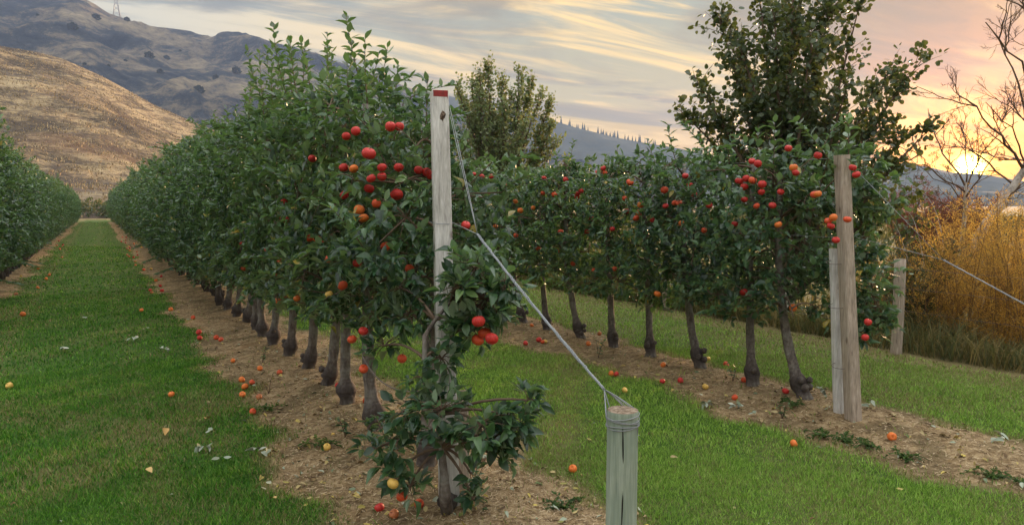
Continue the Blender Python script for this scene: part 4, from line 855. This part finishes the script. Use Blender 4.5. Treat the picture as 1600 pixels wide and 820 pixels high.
p = at(1362, 320, 9.4); feather((p.x, p.y, 0), .8, 521, 'low yellow green shrub behind the paired end posts', n=20, spread=.5, mt='weed')
p = at(1445, 320, 8.4); feather((p.x, p.y, 0), 1.15, 522, 'olive green bush between the fence post and the golden shrubs', n=26, spread=.4, mt='poplar', sz=.05, name='olive_bush', cat='bush', group=None)
for i, (px, z, h, lab) in enumerate([(1470, 17, 2.2, 'dark red bush under the setting sun'), (1500, 16, 1.8, 'smaller dark red bush right of the sunlit red one'), (1438, 19, 1.9, 'reddish bush left of the dark red one')]):
    p = at(px, 320, z); feather((p.x, p.y, 0), h, 530 + i, lab, n=40, spread=.8, mt='redbush', sz=.06, name='red_bush', cat='bush', group='red bushes beyond the fence')
# weeds: tall grasses along the fence, one mass
g = G(); rs = np.random.RandomState(60); n = 42000
y = rs.uniform(1.5, 34, n); x = FX + .25 + rs.exponential(.7, n) - .15; x = np.where(y > 12, FX + rs.uniform(0, 3, n), x)
h = rs.uniform(.08, .36, n) * (1 + .8 * vn(x, y, 1.9, 3)); a = rs.uniform(0, 6.28, n); w_ = rs.uniform(.003, .007, n); sd_ = np.stack([np.cos(a), np.sin(a), 0 * a], -1) * w_[:, None]; b = rs.uniform(0, 6.28, n); ln = np.stack([np.cos(b), np.sin(b), 0 * a], -1) * (h * rs.uniform(.3, 1.2, n))[:, None]; p = np.stack([x, y, 0 * x - .01], -1); u_ = np.array([[0, 0, 1.]]) * h[:, None]
o = (np.arange(n) * 5)[:, None]; g.add(np.stack([p - sd_, p + sd_, p + .6 * u_ + .3 * ln + sd_ * .8, p + .6 * u_ + .3 * ln - sd_ * .8, p + u_ * .95 + ln], 1).reshape(-1, 3), tris=np.array([[3, 2, 4]]) + o, quads=np.array([[0, 1, 2, 3]]) + o, a=np.repeat(rs.uniform(0, 1, n), 5))
tag(g.obj('tall_weeds', M['weed']), 'tangle of tall dry weeds and grasses along the back fence', 'weeds', kind='stuff')
# rough field behind: sparse tan/green clumps as one mass
g = G(); n = 30000; y = rs.uniform(-10, 70, n); x = FX + 2 + rs.uniform(0, 1, n) ** 1.5 * 70; L = .25 * (1 + np.hypot(x, y) / 40); a = rs.uniform(0, 6.28, n)
leaves(g, np.stack([x, y, 0 * x], -1), np.stack([np.cos(a) * .4, np.sin(a) * .4, 1 + 0 * a], -1), unit(rs, n), L * rs.uniform(.5, 1.2, n), LEAF_LO, rs, width=.25)
tag(g.obj('rough_field_growth', M['weed']), 'rough dry growth covering the field beyond the fence', 'field growth', kind='stuff')
# broad leafy weeds behind the right row at the fence foot
g = G(); n = 9000; y = rs.uniform(6.5, 22, n); x = FX - .1 + rs.uniform(0, 1.2, n); z = rs.uniform(.02, .85, n) * (.75 + .25 * np.sin(y * 2.1)); D_ = unit(rs, n); D_[:, 2] = np.abs(D_[:, 2])
leaves(g, np.stack([x, y, z], -1), D_, np.array([0, 0, 1.]) + unit(rs, n) * .6, rs.uniform(.05, .13, n), LEAF_MID, rs); tag(g.obj('leafy_undergrowth', M['clover']), 'bushy green undergrowth behind the right apple row', 'undergrowth', kind='stuff')

# ------------------------------------------------------------------ larger trees
def big_tree(name, base, ends, label, cat, leafm, lsize, barkm, r0, nleaf_tw, tw_len, dens, seed, tpl=ASPEN, group=None, from_h=.3, twigs=1.0, droop=.0, part=('trunk', 'branches', 'crown')):
    rs = np.random.RandomState(seed); base = Vector(base); root = empty(name, base, label=label, cat=cat, group=group); gt = G(); gb = G(); gl = G(); LP, LD, LN = [], [], []
    hmax = max(e.z for e in ends); trunk = bez((0, 0, -.1), (.1, 0, hmax * .25), (0.0, .05, hmax * .5), 10); tube(gt, trunk, np.linspace(r0, r0 * .5, 10), 12, .05, seed)
    for i, e in enumerate(ends):
        e = np.array(tuple(e - base)); t0 = from_h * rs.uniform(.4, 1.4); s = trunk[int(np.clip(t0 * 9, 0, 9))]; pts = bez(s, s + (e - s) * .45 + np.array([0, 0, abs(e[2] - s[2]) * .12]) + rs.normal(0, .1, 3), e, 16); tube(gb, pts, np.linspace(r0 * .5, .006, 16), 6, .05, seed + i)
        L = np.linalg.norm(e - s); m_ = int(L * dens)
        for j in range(m_):
            t_ = rs.uniform(.12, 1); c = np.array([np.interp(t_, np.linspace(0, 1, 16), pts[:, k]) for k in range(3)]); tl_ = tw_len * rs.uniform(.4, 1.2) * (1.15 - .6 * t_); v = unit(rs, 1)[0]; dr = (e - s) / L * .7 + v * (.8 if droop == 0 else .45); dr[2] += .25 - droop; dr /= np.linalg.norm(dr); te = c + dr * tl_
            tw = bez(c, (c + te) / 2 + np.array([0, 0, tl_ * .1]), te, 5); tube(gb, tw, np.linspace(.006, .002, 5), 3, cap=False)
            for u in range(int(nleaf_tw * rs.uniform(.6, 1.3))):
                f_ = rs.uniform(.15, 1.03); cc = c + (te - c) * f_; v = unit(rs, 1)[0]; LP.append(cc + v * lsize * .9); LD.append(v * .8 + np.array([0, 0, -.1])); LN.append(unit(rs, 1)[0] + np.array([0, 0, .4]))
    LP, LD, LN = map(np.array, (LP, LD, LN)); leaves(gl, LP, LD, LN, lsize * rs.uniform(.6, 1.25, len(LP)), tpl, rs)
    gt.obj(part[0], barkm, root); gb.obj(part[1], M['twig'], root); gl.obj(part[2], leafm, root)
Z = 9.6; pb_ = at(1235, 320, Z)
ends = [at(*a) for a in ((1120, 20, Z), (1085, 120, Z - .3), (1060, 170, Z), (1180, -60, Z + .4), (1245, -110, Z), (1300, -60, Z + .5), (1345, 0, Z - .4), (1210, 20, Z - .6), (1270, 60, Z - .8), (1440, 95, Z), (1390, 110, Z + .6), (1455, 200, Z - .3), (1400, 215, Z + .3), (1160, 120, Z + .7), (1325, 130, Z - .7), (1235, -10, Z + .9), (1150, 60, Z - .5), (1420, 300, Z - .2), (1380, 330, Z + .3), (1125, 190, Z + .2), (1295, 180, Z + .6), (1340, 200, Z + .9), (1185, 170, Z - .4), (1240, 130, Z + .2), (1300, 10, Z + .1))]
big_tree('poplar_tree', (pb_.x, pb_.y, 0), ends, 'large poplar with round leaves rising behind the right apple row', 'poplar tree', M['poplar'], .068, M['palebark'], .09, 19, .60, 15, 601)
Z = 17.0; pb_ = at(775, 320, Z)
ends = [at(*a) for a in ((735, 130, Z), (762, 110, Z), (810, 116, Z), (845, 150, Z), (720, 150, Z + .5), (702, 190, Z), (862, 195, Z), (790, 165, Z - .5), (748, 150, Z - .6), (828, 175, Z + .6), (775, 190, Z), (725, 220, Z - .4), (850, 230, Z), (800, 220, Z + .5), (885, 260, Z), (690, 240, Z), (835, 120, Z + .5), (748, 112, Z), (785, 128, Z + .3), (712, 135, Z - .3), (858, 165, Z), (800, 150, Z), (765, 170, Z + .8), (735, 180, Z + .2), (820, 200, Z - .7), (705, 225, Z + .3), (870, 225, Z))]
big_tree('poplar_tree', (pb_.x, pb_.y, 0), ends, 'bushy upright poplar clump in the distance right of the tall pale post', 'poplar tree', M['poplar2'], .062, M['palebark'], .10, 14, .62, 22, 602, droop=-.12)
# small yellowing tree right of paired posts
Z = 11.5; pb_ = at(1420, 320, Z); ends = [at(*a) for a in ((1400, 300, Z), (1440, 305, Z), (1460, 330, Z), (1390, 340, Z), (1420, 345, Z + .3))]
big_tree('young_poplar', (pb_.x, pb_.y, 0), ends, 'thin young poplar with sparse brownish leaves beyond the fence', 'poplar tree', M['poplar'], .06, M['palebark'], .03, 8, .35, 10, 603, from_h=.8)
# bare trees
def bare(base, limbs_, label, seed, r0, z, trunk_px, depth=4):
    rs = np.random.RandomState(seed); base = Vector(base); root = empty('bare_tree', base, label=label, cat='bare tree', group='pale leafless trees in front of the sunset'); gt = G(); gb = G()
    tp = [Vector((0, 0, -.1))] + [at(px, py, z) - base for px, py in trunk_px]; P_ = np.array([tuple(p) for p in tp]); t_ = np.linspace(0, 1, 24); tt_ = np.linspace(0, 1, len(P_)); P2 = np.stack([np.interp(t_, tt_, P_[:, k]) for k in range(3)], -1); tube(gt, P2, np.linspace(r0, r0 * .35, 24), 12, .06, seed)
    def grow(p0, p1, r, dep):
        p0 = np.array(tuple(p0)); p1 = np.array(tuple(p1)); L = np.linalg.norm(p1 - p0); pts = bez(p0, (p0 + p1) / 2 + rs.normal(0, L * .10, 3), p1, 9); pts[1:-1] += rs.normal(0, L * .012, (7, 3)); tube(gb, pts, np.linspace(r * .7, r * .25, 9), 5 if dep > 2 else 3, .05, cap=dep > 1)
        if dep == 0: return
        for k in range(rs.randint(3, 6)):
            f_ = rs.uniform(.2, .98); i = f_ * 8; c = pts[int(i)]; d_ = (p1 - p0) / L + unit(rs, 1)[0] * .85; d_[2] += .1; d_ /= np.linalg.norm(d_); grow(c, c + d_ * L * rs.uniform(.28, .55), max(.0035, r * .5), dep - 1)
    for (a, b_, r) in limbs_: grow(at(a[0], a[1], z) - base, at(b_[0], b_[1], z + rs.uniform(-.8, .8)) - base, r, depth)
    gt.obj('trunk', M['palebark'], root); gb.obj('branches', M['twig'], root)
z = 11.0; pb_ = at(1505, 320, z)
bare((pb_.x, pb_.y, 0), [((1508, 300), (1430, 235), .02), ((1508, 290), (1450, 170), .022), ((1510, 285), (1500, 190), .018), ((1508, 310), (1560, 230), .02), ((1506, 330), (1400, 285), .015), ((1508, 300), (1590, 190), .02), ((1506, 340), (1580, 320), .015), ((1508, 320), (1420, 255), .014)], 'slim leafless tree with a pale trunk standing right in front of the sun', 701, .055, z, [(1500, 420), (1504, 370), (1508, 330), (1509, 285)])
z = 10.0; pb_ = at(1500, 320, z)
bare((pb_.x, pb_.y, 0), [((1600, 265), (1500, 150), .03), ((1612, 240), (1560, 60), .03), ((1640, 180), (1540, 35), .03), ((1625, 210), (1590, -40), .03), ((1560, 330), (1480, 320), .016), ((1585, 290), (1490, 215), .022), ((1600, 262), (1540, 160), .02), ((1570, 318), (1640, 250), .018), ((1650, 160), (1570, -20), .025), ((1606, 250), (1520, 235), .018)], 'leaning leafless tree with a thick pale trunk at the right edge', 702, .085, z, [(1515, 400), (1540, 350), (1572, 310), (1600, 265), (1630, 200), (1660, 130)])
# arching bare canes
for i, (a, b_, c) in enumerate([((1460, 470), (1440, 330), (1415, 330)), ((1478, 470), (1488, 330), (1440, 300)), ((1445, 470), (1420, 380), (1395, 345)), ((1500, 460), (1475, 370), (1455, 345))]):
    p0 = at(*a, 8.6); g = G(); tube(g, [tuple(Vector(p) - p0) for p in bez(p0 - Vector((0, 0, .5)), at(*b_, 8.6), at(*c, 8.6), 12)], np.linspace(.006, .002, 12), 5); o = g.obj('bare_cane', M['palebark'], loc=p0); tag(o, ('tall bare cane arching left over the fence post', 'bare cane bending left below the sun', 'short bare cane nearest the fence post', 'bare cane leaning out of the golden shrubs')[i], 'cane', 'bare canes above the golden shrubs')

# far end of the lane: shrubs at the hill foot
for i in range(16):
    rs = np.random.RandomState(800 + i); px = 60 + i * 14 if i < 12 else 90 + (i - 12) * 30; p = at(px, 325, 84 + 4 * (i % 3)); g = G(); n = 260; v = unit(rs, n) * rs.uniform(.5, 1, (n, 1)); hh = rs.uniform(1.2, 2.4)
    P_ = v * np.array([1.7, 1.7, hh * .5]) + np.array([0, 0, hh * .5]); P_[:, 2] = np.maximum(P_[:, 2], .1); leaves(g, P_, v + unit(rs, n) * .6, unit(rs, n) + np.array([0, 0, .5]), rs.uniform(.25, .5, n), LEAF_LO, rs, width=1.2)
    o = g.obj('hill_foot_shrub', M['weed'] if i % 3 else M['poplar'], loc=(p.x, p.y, 0)); tag(o, 'small dusty shrub at the foot of the dry hill beyond the lawn path', 'shrub', 'shrubs along the hill foot')
# dry grass tufts over the near hill
rs = np.random.RandomState(21); naz, nn, _ = nearhill.shape; g = G(); n = 110000
fi = rs.uniform(0, naz - 1.001, n); fj = rs.uniform(0, 109 * .999, n); i0 = fi.astype(int); j0 = fj.astype(int); a = (fi - i0)[:, None]; b = (fj - j0)[:, None]
P_ = (nearhill[i0, j0] * (1 - a) + nearhill[i0 + 1, j0] * a) * (1 - b) + (nearhill[i0, j0 + 1] * (1 - a) + nearhill[i0 + 1, j0 + 1] * a) * b
msk = vn(P_[:, 0], P_[:, 1], .35, 2) + .8 * vn(P_[:, 0], P_[:, 1] + P_[:, 2] * 2, 1.1, 5) > rs.uniform(-.3, .4, n); P_ = P_[msk]; n = len(P_)
D_ = unit(rs, n) * .35 + np.array([0, 0, 1.]); leaves(g, P_ - np.array([0, 0, .1]), D_, unit(rs, n), rs.uniform(.25, .65, n), LEAF_LO, rs, width=.6)
tag(g.obj('hill_grass', mat('hill_tufts', lambda t: pbsdf(t, t.ramp(attr(t, 'rnd'), [(0, (.16, .12, .06)), (.5, (.40, .30, .16)), (1, (.60, .46, .27))]), .9, .1))), 'dry tan bunch grass covering the near hillside', 'hill grass', kind='stuff')
# conifers on the middle mountain crest
cg = G()
for k in range(6): z0 = k / 6 * 16; cg.add([(math.cos(a) * (3.4 - k * .5), math.sin(a) * (3.4 - k * .5), z0 + 1) for a in np.linspace(0, 6.28, 9)[:-1]] + [(0, 0, z0 + 6)], tris=[(j, (j + 1) % 8, 8) for j in range(8)])
tg = G(); tube(tg, [(0, 0, -2), (0, 0, 16)], [.6, .2], 6); cm = cg.mesh('crown', M['conifer'], False); tm = tg.mesh('trunk', M['twig'])
rs = np.random.RandomState(31); na = mtnM.shape[0]
for k in range(46):
    px = rs.uniform(862, 1040); i = int((px - 300) / 1100 * (na - 1)); p = mtnM[min(i, na - 1), 59]; q_ = mtnM[min(i + 1, na - 1), 59]; f_ = rs.uniform(); pp = p * (1 - f_) + q_ * f_; s = rs.uniform(.4, .95)
    root = empty('pine_tree', (pp[0], pp[1], pp[2] - 3), label='tiny dark conifer on the distant forested mountain crest', cat='pine tree', group='conifers on the distant crest'); root.scale = (s, s, s); link_mesh('crown', cm, root); link_mesh('trunk', tm, root)
# scattered juniper dots on the left mountain
jg = G(); rs = np.random.RandomState(33); v = unit(rs, 160) * np.array([1, 1, .8]) + np.array([0, 0, .6]); leaves(jg, v * .8, v + unit(rs, 160) * .5, unit(rs, 160), rs.uniform(.5, .9, 160), LEAF_LO, rs, width=1.6); jm = jg.mesh('bush', M['conifer'])
for k, (px, fr) in enumerate([(75, .62), (115, .6), (170, .52), (220, .72), (232, .6), (198, .55), (250, .5), (310, .42), (285, .7), (340, .5), (152, .8), (130, .45), (260, .66), (370, .55), (60, .8), (200, .85)]):
    i = int((px + 800) / 1850 * (mtnL.shape[0] - 1)); p = mtnL[i, int(119 * fr)]; o = link_mesh('mountain_bush', jm, None, p); s = 2.2 + 1.2 * math.sin(k * 2.1); o.scale = (s, s, s); tag(o, 'dark round bush dotted on the left mountain slope', 'bush', 'dark bushes on the mountain slope')
i = int((187 + 800) / 1850 * (mtnL.shape[0] - 1)); p = Vector(mtnL[i, 119]); root = empty('power_pylon', p, label='thin lattice pylon on the skyline of the left mountain', cat='pylon'); g = G(); H = 22
for sx, sy in ((1, 1), (1, -1), (-1, 1), (-1, -1)): tube(g, [(sx * 4, sy * 4, -2), (sx * .6, sy * .6, H)], .45, 4)
for k in range(6):
    z0, z1 = k * 6, k * 6 + 6; w0, w1 = 4 - .56 * k, 4 - .56 * (k + 1); tube(g, [(-w0, -w0, z0), (w1, -w1, z1)], .3, 3); tube(g, [(w0, -w0, z0), (-w1, -w1, z1)], .3, 3)
g.obj('tower', M['wire'], root); g = G()
for zz, ww in ((26, 10), (32, 8)): tube(g, [(-ww, 0, zz), (0, 0, zz + 1.5), (ww, 0, zz)], .4, 4)
g.obj('crossarm', M['wire'], root)

# ------------------------------------------------------------------ fallen apples and leaves
FA = [(15,607,11,'y','yellow windfall apple alone on the lawn at the left edge'),(36,494,10,'O','pale orange windfall apple on the lawn near the left strip'),(221,487,6,'O','small orange windfall apple at the right side of the lawn path'),(268,621,8,'O','orange windfall apple in mid lawn, far from the trees'),
 (311,523,9,'r','red windfall apple, upper of a touching pair on the strip'),(312,531,8,'r','red windfall apple, lower of a touching pair on the strip'),(338,529,8,'o','orange red windfall apple right of the touching pair'),(345,532,8,'o','second windfall apple right of the touching pair'),(364,566,8,'O','orange windfall apple above the cluster at the strip edge'),(378,598,10,'O','orange windfall apple at the top left of the strip edge cluster'),(394,601,9,'o','reddish windfall apple right in the strip edge cluster'),(383,609,11,'O','largest orange windfall apple in the strip edge cluster'),(379,622,8,'O','orange windfall apple just below the strip edge cluster'),(405,624,8,'b','brownish windfall apple right of the strip edge cluster'),(395,646,7,'o','orange windfall apple half sunk in the lawn edge'),
 (572,638,9,'o','orange red windfall apple between two trunks left of the tall post'),(528,613,8,'r','red windfall apple behind the curved trunk'),(511,706,10,'y','greenish yellow windfall apple on soil'),(593,801,13,'r','dull red windfall apple leftmost below the low front tree'),(655,797,14,'o','bright windfall apple nearest the foot of the tall post'),(616,811,16,'b','brown red windfall apple at the bottom edge of the photo'),(437,590,8,'o','small windfall apple near the leaning trunk base'),(267,485,7,'O','tiny orange windfall apple far up the middle strip'),(406,582,7,'O','orange windfall apple left of the trunk bases'),
 (821,538,8,'r','small red windfall apple, left under the right row'),(842,534,9,'r','red windfall apple beside the farthest visible right row trunks'),(848,536,7,'o','orange windfall apple touching a red one under the right row'),(955,588,9,'O','pale orange windfall apple, left of a pair behind the anchor post'),(963,589,9,'r','red windfall apple, right of a pair behind the anchor post'),(976,615,8,'y','yellow windfall apple on the lawn behind the anchor post'),(1035,602,9,'r','red windfall apple left between two right row trunks'),(1063,601,10,'r','red windfall apple right between two right row trunks'),(1036,580,9,'O','orange windfall apple beside a right row trunk base'),(1102,612,10,'y','yellow windfall apple below the middle right row trunk'),(1162,605,9,'o','orange windfall apple behind the trunk before the last'),(1227,625,11,'r','red windfall apple left of the thick leaning trunk'),(1240,697,10,'O','orange windfall apple on the lawn below the thick leaning trunk'),(1393,691,14,'O','large orange windfall apple right of the paired end posts'),(895,735,7,'O','small orange windfall apple on lawn left of the anchor post'),(1148,628,7,'o','small windfall apple at the edge of the right strip')]
for px, py, dpx, cc, lab in FA:
    p = ground_at(px, py); dist = (p - Vector((0, 0, CAMH))).dot(F); r_ = min(.040, max(.026, dpx * .5 * dist / FPX)); z = gzf(p.x, p.y) + r_ * .74 + (.008 if soil_mask(np.array([p.x]), np.array([p.y]))[0] < .4 else 0)
    o = link_mesh('fallen_apple', APPLE[cc][arng.randrange(2)], None, (p.x, p.y, z)); o.scale = (r_, r_, r_); o.rotation_euler = (arng.uniform(-1.2, 1.2), arng.uniform(-1.2, 1.2), arng.uniform(0, 6)); tag(o, lab, 'apple', 'windfall apples on the ground')
rs = np.random.RandomState(91); 
for k in range(44):
    row = 1 if k % 3 else 0; y = rs.uniform(9, 40); x = ROWX[row] + (-1 if row == 1 else 1) * rs.uniform(.25, .85); cc = 'roOyb'[rs.randint(5)]; r_ = rs.uniform(.028, .037)
    o = link_mesh('fallen_apple', APPLE[cc][0], None, (x, y, gzf(x, y) + r_ * .7)); o.scale = (r_, r_, r_); o.rotation_euler = (rs.uniform(-1, 1), rs.uniform(-1, 1), rs.uniform(0, 6)); tag(o, 'small windfall apple on the bare soil strip far along the ' + ('middle' if row == 1 else 'left') + ' row', 'apple', 'far windfall apples along the ' + ('middle' if row == 1 else 'left') + ' row')
for k in range(9):
    y = rs.uniform(3.6, 9); x = ROWX[2] + rs.uniform(-.6, .6); cc = 'roOyb'[rs.randint(5)]; r_ = rs.uniform(.026, .034)
    o = link_mesh('fallen_apple', APPLE[cc][0], None, (x, y, gzf(x, y) + r_ * .65)); o.scale = (r_, r_, r_); o.rotation_euler = (rs.uniform(-1, 1), rs.uniform(-1, 1), rs.uniform(0, 6)); tag(o, 'small windfall apple lying under the right apple row', 'apple', 'small windfall apples under the right row')
M['pale_leaf'] = mat('pale_fallen_leaf', lambda t: pbsdf(t, t.ramp(attr(t, 'rnd'), [(0, (.16, .20, .12)), (.6, (.40, .44, .36)), (1, (.50, .50, .40))]), .7, .3))
M['dull_leaf'] = mat('yellow_fallen_leaf', lambda t: pbsdf(t, t.ramp(attr(t, 'rnd'), [(0, (.42, .22, .06)), (1, (.62, .46, .20))]), .7, .3))
def fl_mesh(m, n, seed, sz):
    g = G(); rs = np.random.RandomState(seed); P_ = rs.normal(0, .012 if n == 2 else .028, (n, 3)) * (n > 1); P_[:, 2] = .01 + rs.uniform(0, .02, n); D_ = unit(rs, n); D_[:, 2] *= .25; leaves(g, P_, D_, unit(rs, n) * .5 + np.array([0, 0, 1.]), rs.uniform(.8, 1.2, n) * sz, LEAF_HI, rs, width=1.2); return g.mesh('leaf', M[m])
FLM = [fl_mesh('pale_leaf', 5, 1, .06), fl_mesh('pale_leaf', 2, 2, .058), fl_mesh('dull_leaf', 1, 3, .085), fl_mesh('pale_leaf', 7, 4, .05), fl_mesh('dull_leaf', 1, 5, .06)]
FL = [(100,551,0,'clump of grey green fallen leaves in mid lawn, leftmost'),(205,536,0,'clump of pale fallen leaves in mid lawn'),(258,549,3,'spread clump of dark and pale fallen leaves right in the lawn path'),(225,518,1,'pair of pale fallen leaves upper in the lawn path'),(260,680,2,'long yellowish fallen leaf on the lawn'),(322,665,2,'curled orange fallen leaf on the lawn'),(332,680,1,'pale fallen leaf beside the curled orange one'),(318,706,3,'loose clump of pale fallen leaves in the lower lawn'),(345,720,1,'small pale leaf pair right of the loose clump'),(407,712,0,'crumpled silvery leaves at the lower edge of the lawn path'),(410,772,1,'silvery folded leaf at the bottom of the lawn path'),(230,745,4,'small orange leaf low in the lawn path'),(165,623,1,'pale leaf pair in the left lawn'),(432,792,4,'orange leaf at the bottom of the lawn path'),(135,500,1,'faint pale leaf pair far left in the lawn'),(1105,640,3,'clump of green fallen leaves on the right lawn edge'),(1148,640,3,'clump of fallen leaves under the right row'),(1090,628,1,'pale leaf pair on the right lawn edge'),(1180,655,1,'pale leaves on lawn below the right row'),(1212,640,1,'leaf pair at the foot of the leaning trunk'),(1285,618,3,'leaf clump behind the leaning trunk'),(1450,687,1,'green leaf on the right bare strip'),(1355,645,0,'leaf clump right of the paired posts'),(995,562,1,'leaf pair between right row trunks'),(1560,700,0,'leaf clump at the right edge'),(505,640,1,'leaf pair beside the curved trunk'),(560,790,4,'brown leaf left of the windfall apples')]
for px, py, k, lab in FL:
    p = ground_at(px, py); o = link_mesh('fallen_leaf', FLM[k], None, (p.x, p.y, gzf(p.x, p.y) + .022)); o.rotation_euler = (0, 0, arng.uniform(0, 6)); tag(o, lab, 'fallen leaf', 'fallen leaves on the lawn')

# ------------------------------------------------------------------ haze
g = G(); a, b, c0, c1 = -2050, 2050, -3.0, 380.0
V = [(x, y, z) for z in (c0, c1) for x, y in ((a, a), (b, a), (b, b), (a, b))]
g.add(V, quads=[(0, 3, 2, 1), (4, 5, 6, 7), (0, 1, 5, 4), (1, 2, 6, 5), (2, 3, 7, 6), (3, 0, 4, 7)])
hm = bpy.data.materials.new('haze_air'); hm.use_nodes = True; t = NT(hm.node_tree); t.n.clear()
pv = t.node('ShaderNodeVolumePrincipled'); pv.inputs['Color'].default_value = (.33, .44, .70, 1); pv.inputs['Density'].default_value = 3.6e-4; pv.inputs['Anisotropy'].default_value = .0
ot = t.node('ShaderNodeOutputMaterial'); t.l.new(pv.outputs[0], ot.inputs['Volume'])
tag(g.obj('haze', hm, smooth=False), 'thin bluish evening haze filling the valley', 'haze', kind='stuff')
